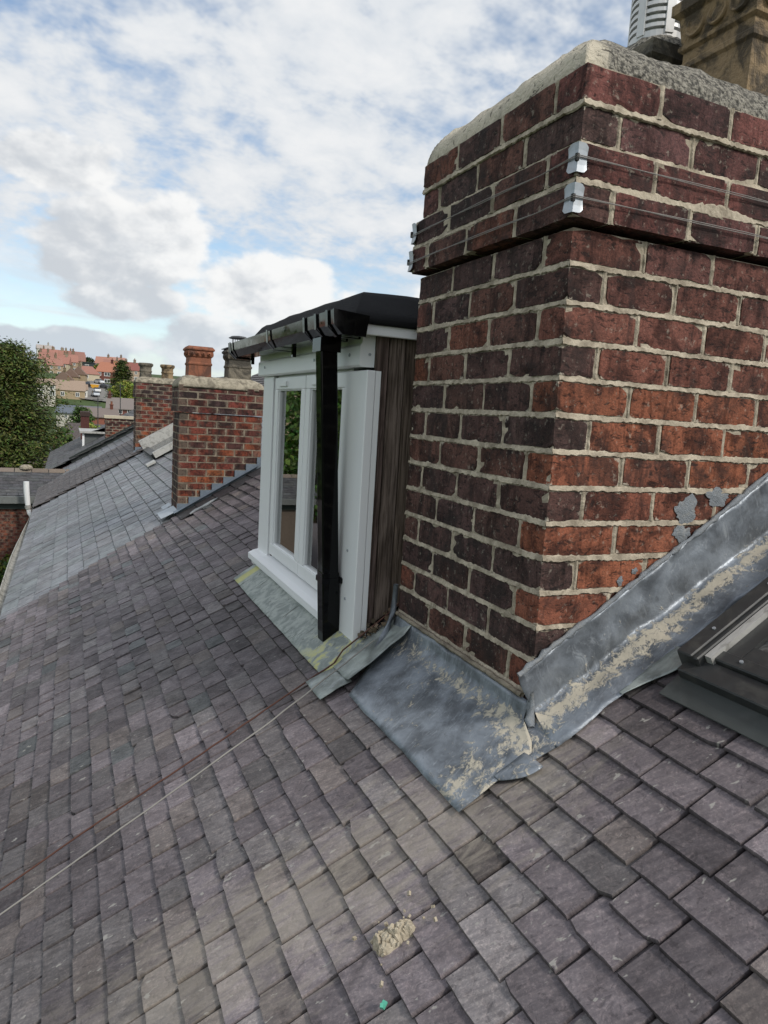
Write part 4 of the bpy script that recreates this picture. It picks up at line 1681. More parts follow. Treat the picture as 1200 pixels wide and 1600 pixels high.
def gutter_shell(mb, e, ya, yb, th=0.003, closed=False):
    P = gutter_prof(e)
    Q = [(p[0] + (th if i < 2 else 0 if i == 2 else -th if i > 3 else 0), p[1] + (th if i in (2, 3) else 0)) for i, p in enumerate(P)]
    Q[1] = (P[1][0] + th, P[1][1] + th * 0.5)
    loop = P + list(reversed(Q))
    A = [mb.vert((a, ya, b)) for a, b in loop]
    B = [mb.vert((a, yb, b)) for a, b in loop]
    n = len(loop)
    for k in range(n):
        mb.face(A[k], B[k], B[(k + 1) % n], A[(k + 1) % n])
    if closed:
        m5 = len(P)
        mb.face(*[A[i] for i in range(m5)])
        mb.face(*reversed([B[i] for i in range(m5)]))
    else:
        mb.face(*A)
        mb.face(*reversed(B))


mb = MB()
gutter_shell(mb, 0.0, gyN + 0.12, gyF)
mb.build('trough', M_BLACK, gut)
mb = MB()
gutter_shell(mb, 0.004, gyN + 0.004, gyN + 0.32)
mb.box((-0.272, 0.985, 0.962), (-0.196, 1.075, gz0 - 0.001))
mb.build('outlet', M_BLACK, gut)
for (ya, yb, nm) in ((gyN - 0.004, gyN + 0.004, 'stop_end'), (gyF - 0.004, gyF + 0.004, 'stop_end')):
    mb = MB()
    gutter_shell(mb, 0.007, ya, yb, closed=True)
    mb.build(nm, M_BLACK, gut)
for ya in (gyN + 0.05, gyN + 0.17, gyN + 0.30, 1.62, 2.38):
    mb = MB()
    gutter_shell(mb, 0.010, ya, ya + 0.022)
    if ya in (1.62, 2.38):
        mb.box((gx1 - 0.006, ya, gz0 - 0.03), (-0.168, ya + 0.022, gz1 - 0.02))
    mb.build('bracket', M_BLACK, gut)

dp = thing('downpipe', 'glossy black square downpipe hanging in front of the white window', 'downpipe', (-0.168, 1.03, -0.105))
mb = MB()


def prism(mb, top, bot, hw):
    A = [mb.vert((bot[0] + a * hw, bot[1] + b * hw, bot[2])) for a, b in ((-1, -1), (1, -1), (1, 1), (-1, 1))]
    B = [mb.vert((top[0] + a * hw, top[1] + b * hw, top[2])) for a, b in ((-1, -1), (1, -1), (1, 1), (-1, 1))]
    for k in range(4):
        mb.face(A[k], A[(k + 1) % 4], B[(k + 1) % 4], B[k])
    mb.face(*reversed(A))
    mb.face(*B)


ptop, pbot = Vector((-0.234, 1.030, 0.970)), Vector((-0.169, 1.030, -0.105))
prism(mb, ptop, pbot, 0.0315)
o = mb.build('pipe', M_BLACK, dp)
b_ = o.modifiers.new('bevel', 'BEVEL')
b_.width = 0.006
b_.segments = 3
mb = MB()
f0, f1 = 0.255, 0.275
q0, q1 = pbot.lerp(ptop, f0 - 0.02), pbot.lerp(ptop, f0 - 0.0)
prism(mb, q1, pbot.lerp(ptop, -0.0), 0.0335)
o = mb.build('socket', M_BLACK, dp)
b_ = o.modifiers.new('bevel', 'BEVEL')
b_.width = 0.005
b_.segments = 2
mb = MB()
c = pbot.lerp(ptop, 0.225)
prism(mb, c + Vector((0, 0, 0.010)), c + Vector((0, 0, -0.010)), 0.0365)
mb.box((c.x + 0.03, c.y - 0.042, c.z - 0.009), (c.x + 0.062, c.y - 0.036, c.z + 0.009))
mb.box((c.x + 0.0365, c.y - 0.036, c.z - 0.012), (XF - 0.0225, c.y + 0.02, c.z + 0.012))
mb.build('pipe_clip', M_BLACK, dp)

# ------------------------------------------------------------------ things behind the glass
mb = MB()
mb.box((-0.030, 0.96, 0.485), (0.05, 2.24, 0.500))
mb.box((-0.034, 0.96, 0.500), (-0.022, 2.24, 0.575))
o = mb.build('shelf', M_WHITE, None)
tag(o, 'white shelf board seen through the dormer window panes', 'shelf')
mb = MB()
mb.lathe([(0.010, 0), (0.030, 0.006), (0.036, 0.03), (0.034, 0.07), (0.020, 0.088), (0.004, 0.092)], (-0.045, 1.475, 0.445), n=14)
o = mb.build('sponge', M_YELLOW, None, smooth=True)
tag(o, 'yellow rounded sponge inside the right-hand window pane', 'sponge')

# ================================================================== ROOF WINDOW beside the chimney
vel = thing('roof_window', 'dark-framed roof window cut off by the right edge, below the lead flashing', 'roof window', tuple(rp(0.38, -0.6)))


def rbox(mb, s0, s1, y0, y1, h0, h1):
    P = [rp(s, y, h) for h in (h0, h1) for y in (y0, y1) for s in (s0, s1)]
    ix = [mb.vert(p) for p in P]
    for q in ((0, 2, 3, 1), (4, 5, 7, 6), (0, 1, 5, 4), (2, 6, 7, 3), (0, 4, 6, 2), (1, 3, 7, 5)):
        mb.face(*[ix[i] for i in q])


VN, VF = -1.02, -0.205           # near and far edges along y
V0, V1 = 0.345, 1.40
mb = MB()
rbox(mb, V0, V1, VF - 0.062, VF, 0.0, 0.070)
rbox(mb, V0 - 0.004, V1, VF - 0.050, VF - 0.006, 0.070, 0.078)
rbox(mb, V0, V1, VN, VN + 0.062, 0.0, 0.070)
rbox(mb, V1 - 0.08, V1, VN + 0.062, VF - 0.062, 0.0, 0.071)
o = mb.build('side_cover', M_DARK, vel)
b_ = o.modifiers.new('bevel', 'BEVEL')
b_.width = 0.003
mb = MB()
rbox(mb, V0 - 0.030, V0 + 0.030, VN + 0.062, VF - 0.018, 0.004, 0.046)
rbox(mb, V0 + 0.0305, V0 + 0.065, VN + 0.062, VF - 0.064, 0.004, 0.058)
o = mb.build('bottom_rail', M_DARK, vel)
b_ = o.modifiers.new('bevel', 'BEVEL')
b_.width = 0.003
mb = MB()
rbox(mb, V0 + 0.022, V1 - 0.08, VF - 0.082, VF - 0.064, 0.03, 0.066)
mb.build('glazing_strip', M_ALU, vel)
mb = MB()
rbox(mb, V0 + 0.066, V1 - 0.081, VF - 0.125, VF - 0.083, 0.02, 0.052)
rbox(mb, V0 + 0.066, V0 + 0.11, VN + 0.07, VF - 0.126, 0.02, 0.051)
sash = mb.build('sash', M_DARK, vel)
mb = MB()
rbox(mb, V0 + 0.111, V1 - 0.082, VN + 0.07, VF - 0.126, 0.038, 0.042)
mg, t = new_mat('dirty_roof_glass')
n1 = t.noise(geo_pos(t), 14, 6, 0.7, 0.8)
set_b(t, t.mix(t.ss(n1, 0.40, 0.62), (0.03, 0.033, 0.035), (0.16, 0.16, 0.15)), t.ss(n1, 0.4, 0.65, 0.06, 0.6), spec=0.6)
mb.build('pane', mg, sash)
mb = MB()
for s, y in ((V0 + 0.10, VF - 0.03), (V0 + 0.05, VF - 0.14), (V0 + 0.30, VF - 0.03)):
    c = rp(s, y, 0.079 if y > VF - 0.05 else 0.060)
    mb.tube([c - NRM * 0.003, c + NRM * 0.0015], 0.0045, 8)
mb.build('screw', M_ZINC, vel)
# metal apron under it
mb = MB()
G = []
for i in range(13):
    f = i / 12
    y = VF - 0.012 - 0.83 * f
    G.append([rp(V0 - 0.028 - 0.066 * g / 5, y, 0.020 - 0.004 * g / 5 + 0.0015 * nz(y * 6, g, 2)) for g in range(6)])
mb.sheet(G, 0.002)
mb.build('apron', M_APRON, vel)

# far roof window between the neighbours' chimneys
vel2 = thing('roof_window', 'far roof window with pale aluminium rails between the two neighbouring chimneys', 'roof window', tuple(rp(0.05, 8.6)))
mb = MB()
rbox(mb, -0.02, 0.95, 9.55, 9.68, 0.02, 0.20)
mb.build('side_cover', M_ALU, vel2)
mb = MB()
rbox(mb, 0.0, 0.95, 8.35, 8.43, 0.02, 0.10)
mb.build('side_cover', M_ALU, vel2)
mb = MB()
rbox(mb, -0.03, 0.06, 8.44, 9.54, 0.02, 0.075)
rbox(mb, 0.85, 0.95, 8.44, 9.54, 0.02, 0.075)
mb.build('frame', M_DARK, vel2)
mb = MB()
rbox(mb, 0.061, 0.849, 8.44, 9.54, 0.03, 0.05)
mb.build('pane', mg, vel2)
mb = MB()
rbox(mb, -0.16, -0.04, 8.0, 8.2, 0.012, 0.035)
o = mb.build('slip_of_lead', M_ALU, vel2)
# pale lead saddle at the foot of the next chimney
mb = MB()
G = []
for i in range(7):
    G.append([crumple(rp(-0.26 - 0.16 * i / 6, 4.50 + 0.30 * g / 5 + 0.05 * i / 6, 0.028), 0.004, 12) for g in range(6)])
mb.sheet(G, 0.003)
G = []
for i in range(7):
    G.append([crumple(rp(-0.28 - 0.08 * i / 6, 4.84 + 0.16 * g / 5, 0.032), 0.004, 12) for g in range(6)])
mb.sheet(G, 0.003)
M_LEADP = plain_mat('pale_lead', (0.42, 0.46, 0.50), 0.45, 0.2, 18, metal=0.2, dirt=0.3, dirtc=(0.22, 0.24, 0.26))
mb.build('saddle', M_LEADP, stack2)
# stepped flashings
M_STEP = plain_mat('blue_grey_lead', (0.17, 0.205, 0.245), 0.5, 0.2, 22, metal=0.2)
for (st, x0, y0, wd, crs, mod_, tp, first) in ((stack2, C2X0, C2Y0, w2, C2C, 0.1525, 0.68, 1), (stack3, C3X0, C3Y0, w3, C3C, 0.165, 0.80, 1)):
    mb = MB()
    n = int(wd / (mod_ * 0.5))
    for i in range(n + 1):
        xa = x0 - 0.006 + i * mod_ * 0.5 * 1.22
        xb = min(x0 + wd, xa + mod_ * 0.5 * 1.22)
        if xa >= x0 + wd:
            break
        za = SL * xa - 0.01
        zt = SL * xa + 0.12
        kk = round((tp - zt) / crs)
        zt = tp - kk * crs
        mb.box((xa, y0 - 0.012 - 0.0006 * (i % 3), SL * xa - 0.02), (xb + 0.012, y0 - 0.004, zt))
    mb.poly([rp(x0 / CS - 0.02, y0 - 0.06, 0.028), rp((x0 + wd) / CS, y0 - 0.06, 0.028), rp((x0 + wd) / CS, y0 - 0.003, 0.035), rp(x0 / CS - 0.02, y0 - 0.003, 0.035)])
    mb.build('step_flashing', M_STEP, st)

# ================================================================== CABLES, LUMP, CHIP
mb = MB()
pts = [rp(0.10, 0.835, 0.07), rp(0.0, 0.832, 0.052), rp(-0.10, 0.826, 0.046), rp(-0.2, 0.820, 0.040)]
for i in range(40):
    s = -0.25 - 0.04 * i
    pts.append(rp(s, 0.815 + 0.0025 * math.sin(i * 0.35), 0.020 + 0.002 * nz(i * 0.8, 3, 3) + sag(s, 0.8)))
mb.tube(pts, 0.0030, 7)
o = mb.build('cable', M_BROWNC, None, smooth=True)
tag(o, 'rusty brown cable running down the slates from the dormer corner', 'cable', 'cables down the roof')
mb = MB()
pts = []
for i in range(42):
    s = -0.10 - 0.042 * i
    f = i / 41
    y = 0.745 - 0.075 * f + 0.0015 * nz(i * 0.4, 7, 1)
    pts.append(rp(s, y, 0.021 + 0.022 * (1 - min(1, f * 4)) + 0.002 * nz(i * 0.5, 2, 5) + sag(s, 0.7)))
mb.tube(pts, 0.0027, 7)
o = mb.build('cable', M_WHITEC, None, smooth=True)
tag(o, 'off-white cable running down the slates beside the brown one', 'cable', 'cables down the roof')

mb = MB()
lr = random.Random(6)
seeds = [(lr.uniform(-0.048, 0.048), lr.uniform(-0.030, 0.030), lr.uniform(0.55, 1.15)) for i in range(16)]
NS, NY = 46, 34
LG = []
for i in range(NS + 1):
    row = []
    for j in range(NY + 1):
        u = -0.058 + 0.116 * i / NS
        v = -0.036 + 0.072 * j / NY
        wu = u + 0.006 * nz(u * 60, v * 60, 3)
        wv = v + 0.006 * nz(v * 60, u * 60, 9)
        half = 0.031 * (1.0 - 0.55 * (u + 0.055) / 0.11) * (1 + 0.35 * nz(u * 45, 2, v * 20))
        d = max(abs(wv + 0.10 * wu) / max(0.004, half), abs(wu) / 0.052)
        ds = sorted((math.hypot(wu - a, wv - b), h) for a, b, h in seeds)
        crack = min(1.0, (ds[1][0] - ds[0][0]) / 0.005)
        h = 0.0 if d >= 1 else 0.030 * (1 - d ** 3) ** 0.5 * ds[0][1] * (0.55 + 0.45 * crack) + 0.004 * nz(u * 160, v * 160, 1)
        row.append(rp(-0.550 + u * 0.86, -0.262 + v * 0.86, (0.004 + h * 0.86) if h > 0 else -0.012))
    LG.append(row)
mb.sheet(LG, 0.004)
for i in range(26):
    u, v = lr.gauss(0, 0.045), lr.gauss(0, 0.032)
    r = lr.uniform(0.0015, 0.0045)
    mb.box((-r, -r * 0.8, -r * 0.6), (r, r * 0.8, r * 0.6), Matrix.Rotation(lr.uniform(0, 6), 3, Vector((lr.random(), 0.3, lr.random())).normalized()), rp(-0.550 + u, -0.262 + v, 0.012))
M_LUMP = mortar_mat('crumbly_mortar', (0.66, 0.59, 0.46), (0.47, 0.41, 0.31))
o = mb.build('mortar_lump', M_LUMP, None)
tag(o, 'crumbly cream lump of fallen mortar lying on the slates', 'mortar')
mb = MB()
mb.box((-0.006, -0.004, -0.002), (0.007, 0.005, 0.003), Matrix.Rotation(0.6, 3, 'Z') @ Matrix.Rotation(-0.5, 3, 'Y'), rp(-0.628, -0.376, 0.016))
mb.box((-0.003, -0.003, 0.0), (0.004, 0.003, 0.008), Matrix.Rotation(1.1, 3, 'Z') @ Matrix.Rotation(-0.5, 3, 'Y'), rp(-0.633, -0.376, 0.016))
o = mb.build('plastic_chip', M_GREENCHIP, None)
tag(o, 'tiny mint green plastic chip on the slates at the bottom edge', 'plastic chip')

# ================================================================== BACKGROUND
# ---- ground
def gz(x, y):
    K = [(-80, -6.6), (25, -6.6), (60, -7.2), (110, -8.8), (150, -6.8), (198, -3.2), (205, -1.7), (226, 1.6), (250, 4.2), (300, 10.2), (345, 13.2), (420, 15.0), (900, 16.0)]
    if y <= K[0][0]:
        return K[0][1]
    for (a, za), (b, zb) in zip(K, K[1:]):
        if y <= b:
            return za + (zb - za) * (y - a) / (b - a)
    return K[-1][1]


mb = MB()
ys = [-400, -120, -60, -30, 0, 15, 25, 40, 60, 85, 110, 130, 150, 175, 198, 205, 215, 226, 238, 250, 275, 300, 322, 345, 380, 420, 600, 900, 1600, 3000]
xs_ = [-1600, -700, -350, -200, -120, -80, -55, -40, -28, -18, -10, -4, 0, 6, 14, 24, 36, 50, 70, 100, 150, 250, 450, 900, 1800]
GI = [[mb.vert((x, y, gz(x, y) + 0.25 * nz(x * 0.06, y * 0.06, 1))) for x in xs_] for y in ys]
for i in range(len(ys) - 1):
    for j in range(len(xs_) - 1):
        mb.face(GI[i][j], GI[i][j + 1], GI[i + 1][j + 1], GI[i + 1][j])
o = mb.build('ground', M_GRASS, None, smooth=True)
o['kind'] = 'structure'

# ---- hillside road
mb = MB()
road = [((120, 200, 640, 641), 198), ((122, 186, 632, 633), 203), ((128, 178, 622, 624), 214), ((131, 172, 613, 616), 226), ((134, 165, 607, 609), 240), ((135, 158, 603, 604), 252)]
prev = None
for (u0, u1, v0, v1), d in road:
    a, b = at(u0, v0, d), at(u1, v1, d)
    a.z = gz(a.x, a.y) + 0.45
    b.z = gz(b.x, b.y) + 0.45
    cur = [mb.vert(a.lerp(b, k / 4)) for k in range(5)]
    if prev:
        for k in range(4):
            mb.face(prev[k], prev[k + 1], cur[k + 1], cur[k])
    prev = cur
o = mb.build('road', M_ASPHALT, None)
o['kind'] = 'structure'

WIN = {}


def window_meshes(w, h):
    k = (round(w, 2), round(h, 2))
    if k not in WIN:
        a = MB()
        a.cur = (0.72, 0.72, 0.70)
        f = min(w, h) * 0.13
        for (x0, x1, z0, z1) in ((-w / 2, w / 2, -h / 2, -h / 2 + f), (-w / 2, w / 2, h / 2 - f, h / 2), (-w / 2, -w / 2 + f, -h / 2 + f, h / 2 - f), (w / 2 - f, w / 2, -h / 2 + f, h / 2 - f), (-f * 0.4, f * 0.4, -h / 2 + f, h / 2 - f)):
            a.box((x0, -0.06, z0), (x1, 0.05, z1))
        b = MB()
        b.box((-w / 2 + f * 0.5, -0.02, -h / 2 + f * 0.5), (w / 2 - f * 0.5, 0.04, h / 2 - f * 0.5))
        WIN[k] = (a.mesh('window', M_TINT_F), b.mesh('pane', M_PANE))
    return WIN[k]


def hut(label, base, w, d, hw, hr, rot, wallc, roofc, wins=(), chims=(), cat='house', name='hill_house', group=None, hip=0.0, over=0.25, door=None, wallmat=None, roofmat=None, extra=3.0):
    """house with its front towards local -y, ridge along local x; wins: (side, u, z, w, h)"""
    base = Vector(base)
    h = thing(name, label, cat, base, group)
    h.rotation_euler = (0, 0, rot)
    mb = MB()
    mb.cur = wallc
    X, Y = w / 2, d / 2
    mb.box((-X, -Y, -extra), (X, Y, hw), skip=('+z',))
    if not hip:
        for s in (-1, 1):
            mb.poly([(s * X, -Y, hw), (s * X, Y, hw), (s * X, 0, hw + hr - 0.05)])
    o = link('wall', mb.mesh('wall', wallmat or M_TINT), None)
    o.parent = h
    mb = MB()
    mb.cur = roofc
    e = over
    rx = X * (1 - hip) + (e if not hip else 0)
    zt = hw + hr
    ze = hw - hr * e / Y
    th = 0.12
    A = [(-X - e, -Y - e, ze), (X + e, -Y - e, ze), (X + e, Y + e, ze), (-X - e, Y + e, ze)]
    R = [(-rx, 0, zt), (rx, 0, zt)]
    ia = [mb.vert(p) for p in A]
    ir = [mb.vert(p) for p in R]
    ib = [mb.vert((p[0], p[1], p[2] - th)) for p in A]
    mb.face(ia[0], ia[1], ir[1], ir[0])
    mb.face(ia[2], ia[3], ir[0], ir[1])
    mb.face(ia[1], ia[2], ir[1])
    mb.face(ia[3], ia[0], ir[0])
    for k in range(4):
        mb.face(ib[k], ib[(k + 1) % 4], ia[(k + 1) % 4], ia[k])
    mb.face(*reversed(ib))
    ro_ = link('roof', mb.mesh('roof', roofmat or M_TINT), None)
    ro_.parent = h
    for (u, c_w, c_h) in chims:
        mb = MB()
        mb.cur = tuple(a * 0.55 for a in wallc)
        mb.box((u - c_w / 2, -c_w / 2, zt - 0.6), (u + c_w / 2, c_w / 2, zt + c_h))
        mb.box((u - c_w / 2 - 0.06, -c_w / 2 - 0.06, zt + c_h), (u + c_w / 2 + 0.06, c_w / 2 + 0.06, zt + c_h + 0.12))
        c = link('chimney', mb.mesh('chimney', M_TINT), None)
        c.parent = ro_
        mb = MB()
        mb.lathe([(0.16, 0), (0.13, 0.35), (0.17, 0.40), (0.17, 0.45)], (u, 0, zt + c_h + 0.12), n=8)
        # the pot belongs to the roof's chimney group
        c2 = link('chimney_pot', mb.mesh('chimney_pot', M_ORANGE), None)
        c2.parent = ro_
    for (side, u, z, ww, wh) in wins:
        a, b = window_meshes(ww, wh)
        wo_ = link('window', a, None)
        wo_.parent = h
        if side == 'f':
            wo_.location = (u, -Y - 0.01, z)
        elif side == 'r':
            wo_.location = (X + 0.01, u, z)
            wo_.rotation_euler = (0, 0, PI / 2)
        else:
            wo_.location = (-X - 0.01, u, z)
            wo_.rotation_euler = (0, 0, -PI / 2)
        pn = link('pane', b, None)
        pn.parent = wo_
    if door:
        mb = MB()
        mb.cur = door[2]
        mb.box((door[0] - 0.45, -Y - 0.06, 0), (door[0] + 0.45, -Y - 0.005, 2.0))
        dd = link('door', mb.mesh('door', M_TINT_F), None)
        dd.parent = h
    return h


def std_wins(w, hw, n=2, ground=True, s=1.0):
    out = []
    for i in range(n):
        u = -w / 2 + w * (i + 0.5) / n
        out.append(('f', u, hw * 0.76, 1.0 * s, 1.25 * s))
        if ground:
            out.append(('f', u, hw * 0.27, 1.35 * s, 1.35 * s))
    return out


STONE = (0.40, 0.31, 0.20)
RED = (0.33, 0.165, 0.13)
TANROOF = (0.34, 0.255, 0.195)


def place(u, v, d):
    return at(u, v, d)


# stone pair at the foot of the street
hut('sandstone house pair with brown roof at the foot of the hillside street', place(109, 639, 200), 7.6, 6.5, 5.4, 2.6, 0.02, STONE, TANROOF,
    std_wins(7.6, 5.4, 2), ((-0.4, 0.7, 0.7),), door=(1.0, 0, (0.05, 0.05, 0.06)))
hut('white gabled end house against the right of the sandstone pair', place(132, 637, 203), 1.3, 6.0, 5.2, 1.4, 0.02, (0.72, 0.71, 0.68), TANROOF, (('f', 0, 3.8, 0.6, 0.9),))
for i, (u, v, d, w, lab) in enumerate(((101, 618, 222, 6.2, 'lowest of the stepped sandstone gables behind the brown-roofed pair'), (112, 613, 228, 5.6, 'middle of the stepped sandstone gables behind the brown-roofed pair'), (124, 609, 234, 5.2, 'highest of the stepped sandstone gables behind the brown-roofed pair'))):
    hut(lab, place(u, v, d), 7.5, w * 0.8, 5.2, 2.3, PI / 2 - 0.1, tuple(a * 0.9 for a in STONE), (0.21, 0.145, 0.115), (('l', 0.0, 4.0, 0.8, 1.1), ('r', 0.0, 4.0, 0.8, 1.1)), ((0, 0.8, 0.9),), group='stepped sandstone terrace')
# semi-detached with red hipped roof
hut('cream-sided house with red hipped roof above the parked cars', place(136, 605, 246), 6.4, 6.0, 4.7, 2.5, 0.30, (0.52, 0.45, 0.33), RED,
    (('f', -1.6, 3.6, 2.0, 1.2), ('f', -1.6, 1.3, 2.0, 1.3), ('f', 1.5, 1.2, 1.0, 1.6), ('r', 0.5, 3.4, 0.7, 1.0)), ((-2.2, 0.8, 1.0),), hip=0.45)
hut('house with a dark box dormer on its roof behind the red hip', place(139, 594, 272), 5.0, 6.0, 4.6, 2.0, 0.1, (0.50, 0.45, 0.38), (0.16, 0.13, 0.12), (), ())
bx_ = thing('box_dormer', 'dark flat-roofed box dormer with one pale window on the hillside', 'dormer', at(139, 577, 268))
mb = MB()
mb.cur = (0.045, 0.055, 0.06)
mb.box((-2.1, 0, 0), (2.1, 3.0, 2.3))
mb.box((-2.3, -0.25, 2.3), (2.3, 3.2, 2.55))
o = link('box', mb.mesh('box', M_TINT_F), None)
o.parent = bx_
a, b = window_meshes(1.4, 1.0)
o = link('window', a, None)
o.parent = bx_
o.location = (-0.7, -0.03, 1.3)
o2 = link('pane', b, None)
o2.parent = o
# rows of red roofs up the hill on the left
rows_ = [(74, 578, 276, 'leftmost low red-roofed house peeping out beside the tall conifer'), (84, 588, 262, 'red-roofed stone house with tall gable right of the conifer'),
         (97, 585, 272, 'red-roofed cream house in the row above the sandstone gables'), (110, 582, 282, 'red-roofed house with wide roof in the middle of the upper row'),
         (122, 580, 290, 'red-roofed house at the right end of the upper row'), (78, 570, 318, 'small red roof high on the hill just right of the conifer tip'),
         (92, 571, 322, 'second red roof from the left along the hill crest'), (106, 572, 326, 'third red roof from the left along the hill crest'), (120, 573, 330, 'fourth red roof from the left along the hill crest')]
hr_ = random.Random(44)
for i, (u, v, d, lab) in enumerate(rows_):
    w = 5.6 + hr_.uniform(-0.6, 0.8)
    wc = hr_.choice([(0.46, 0.38, 0.27), (0.55, 0.47, 0.34), (0.40, 0.30, 0.21)])
    rc = vary(hr_, 0.85, 1.15, RED)
    hut(lab, place(u, v, d), w, 5.6, 4.2, 2.7, hr_.uniform(-0.25, 0.35), wc, rc, std_wins(w, 4.2, 2, True, 0.9), ((hr_.uniform(-1.8, 1.8), 0.75, 0.9), (-w / 2 + 0.5, 0.7, 0.8)), group='red-roofed houses on the hill')
hut('pale rendered house on the skyline left of the crest', place(70, 560, 340), 7, 6, 4.5, 1.8, 0.1, (0.66, 0.63, 0.56), (0.40, 0.36, 0.33), std_wins(7, 4.5, 3), ((1.5, 0.7, 0.9),))
# right-hand houses
hut('red brick house with orange-red hipped roof and white bay windows, right of the road', place(166, 601, 250), 6.4, 6.0, 4.6, 3.2, -0.15, (0.17, 0.07, 0.055), (0.40, 0.175, 0.115),
    (('f', -2.0, 3.5, 1.3, 1.3), ('f', 0.6, 3.5, 2.0, 1.3), ('f', 0.6, 1.2, 2.0, 1.4), ('f', -2.0, 1.2, 1.2, 1.4)), ((1.9, 0.8, 0.8),), hip=0.4)
for (u, v, d, lab, rc) in ((176, 590, 285, 'red roof just left of the tall dark hillside conifer', RED), (190, 594, 275, 'orange roof glimpsed behind the dark hillside conifer', (0.46, 0.19, 0.12)), (203, 596, 262, 'dull maroon roof beside the far chimney', (0.25, 0.10, 0.085)),
                       (163, 583, 310, 'small pinkish roof on the skyline right of the green tree', (0.40, 0.20, 0.15)), (183, 583, 320, 'pale pink roof on the skyline near the far chimney', (0.42, 0.24, 0.19))):
    hut(lab, place(u, v, d), 6.5, 6, 4.2, 2.8, hr_.uniform(-0.3, 0.3), (0.42, 0.32, 0.24), rc, std_wins(6.5, 4.2, 2, True, 0.9), ((1.6, 0.8, 0.9),), group='roofs right of the road')
# lower ground
hut('long grey-roofed brick terrace with white windows below the yellow-green tree', place(196, 662, 118), 5.4, 4.5, 2.6, 1.6, -0.12, (0.19, 0.085, 0.07), (0.22, 0.19, 0.175), std_wins(5.4, 2.6, 4, False, 0.62), ((-2.5, 0.55, 0.5),), name='low_terrace')
hut('low brown-roofed brick building in the valley beside the aerial mast', place(156, 663, 105), 4.6, 3.6, 1.3, 1.1, 0.06, (0.26, 0.10, 0.07), (0.20, 0.165, 0.15), (), ((1.6, 0.4, 0.5),), name='low_building')
hut('grey slate roof of a low building left of the road foot', place(140, 651, 128), 3.6, 3.2, 1.0, 0.9, 0.05, (0.24, 0.20, 0.17), (0.15, 0.15, 0.16), (), (), name='low_building')
hut('small house with blue-grey roof tucked between the conifer and the green tree', place(104, 655, 120), 2.4, 3.0, 1.3, 1.1, -0.25, (0.60, 0.57, 0.50), (0.14, 0.16, 0.19), (('f', 0.3, 0.6, 0.5, 0.6),), (), name='small_house')
hut('pale house glimpsed through the right side of the tall conifer', place(73, 619, 185), 4.2, 5, 3.2, 1.4, 0.0, (0.66, 0.62, 0.54), TANROOF, std_wins(5.5, 3.4, 2), (), name='pale_house')

# big slate roof with striped verge
hut('large brown slate roof with pale striped verge in the valley', place(140, 712, 78), 4.6, 5.0, 1.6, 1.9, -0.42, (0.15, 0.075, 0.055), (0.125, 0.105, 0.10), (), (), name='slate_roofed_house', roofmat=M_SLATE_FAR)
hut('blue slate roof of a small house with a stubby chimney below the conifer', place(107, 727, 58), 2.3, 2.2, 0.7, 0.75, 0.0, (0.2, 0.1, 0.08), (0.085, 0.095, 0.115), (), ((-0.95, 0.36, 0.55),), name='blue_roofed_house', roofmat=M_SLATE_FAR)
hut('purple slate outbuilding roof between the ridge tiles and the conifer', place(74, 757, 36), 1.75, 1.9, 0.55, 0.85, 0.0, (0.17, 0.08, 0.06), (0.135, 0.105, 0.115), (), (), name='outbuilding', roofmat=M_SLATE_FAR, over=0.06)

# ---- continuing terrace below
house4 = thing('terraced_house', 'terraced house with a pale grey slate strip just past the brown roof', 'house', (0, 14.2, GROUND))
roof4 = house_shell(house4, 12.65, 15.7, -0.12)
slates_field(roof4, M_SLATE_G, EAVE, RIDGE_S - 0.1, 12.65, 15.68, 0.15, 0.26, 0.06, lambda s, y: vary(rnd, 0.145, 0.195, (0.96, 1.0, 1.03)), random.Random(15), 0, None, dz=-0.12, rag=0.5, seg=1, sagf=lambda s, y: 0.0)
house5 = thing('terraced_house', 'farthest terraced house with a dark verge board and grey side dormer', 'house', (0, 19, GROUND))
roof5 = house_shell(house5, 15.75, 22.0, 0.0)
slates_field(roof5, M_SLATE_FAR, EAVE, RIDGE_S - 0.1, 15.75, 22.0, 0.15, 0.26, 0.06, lambda s, y: vary(rnd, 0.085, 0.115, (1.0, 1.0, 1.02)), random.Random(16), 0, None, dz=0.0, rag=0.5, seg=1, sagf=lambda s, y: 0.0)
mb = MB()
mb.cur = (0.035, 0.042, 0.040)  # near-black board modelled where the shadow line falls at the roof step
P = [rp(-1.2, 15.70, 0.035), rp(2.6, 15.70, 0.035), rp(2.6, 15.70, -0.14), rp(-1.2, 15.70, -0.14)]
Q = [p + Vector((0, 0.045, 0)) for p in P]
ip = [mb.vert(p) for p in P]
iq = [mb.vert(p) for p in Q]
mb.face(*ip)
mb.face(*reversed(iq))
for k in range(4):
    mb.face(ip[k], iq[k], iq[(k + 1) % 4], ip[(k + 1) % 4])
mb.build('verge_board', M_TINT_F, house5)
dm = thing('side_dormer', 'grey panelled dormer cheek with white corner post on the farthest terrace roof', 'dormer', (-0.72, 18.0, -0.55))
mb = MB()
mb.cur = (0.12, 0.13, 0.13)
mb.poly([(-0.70, 17.6, -0.47), (0.45, 17.6, 0.25), (0.45, 17.6, -0.115), (-0.70, 17.6, -0.115)])
mb.poly([(-0.70, 19.2, -0.47), (-0.70, 17.6, -0.47), (-0.70, 17.6, -0.115), (-0.70, 19.2, -0.115)])
mb.build('cheek', M_TINT_F, dm)
mb = MB()
mb.box((-0.74, 17.57, -0.50), (-0.69, 17.62, -0.11))
mb.build('corner_post', M_WHITE, dm)
mb = MB()
mb.box((-0.80, 17.50, -0.112), (0.5, 19.3, -0.065))
mb.build('flat_roof', M_ALU, dm)

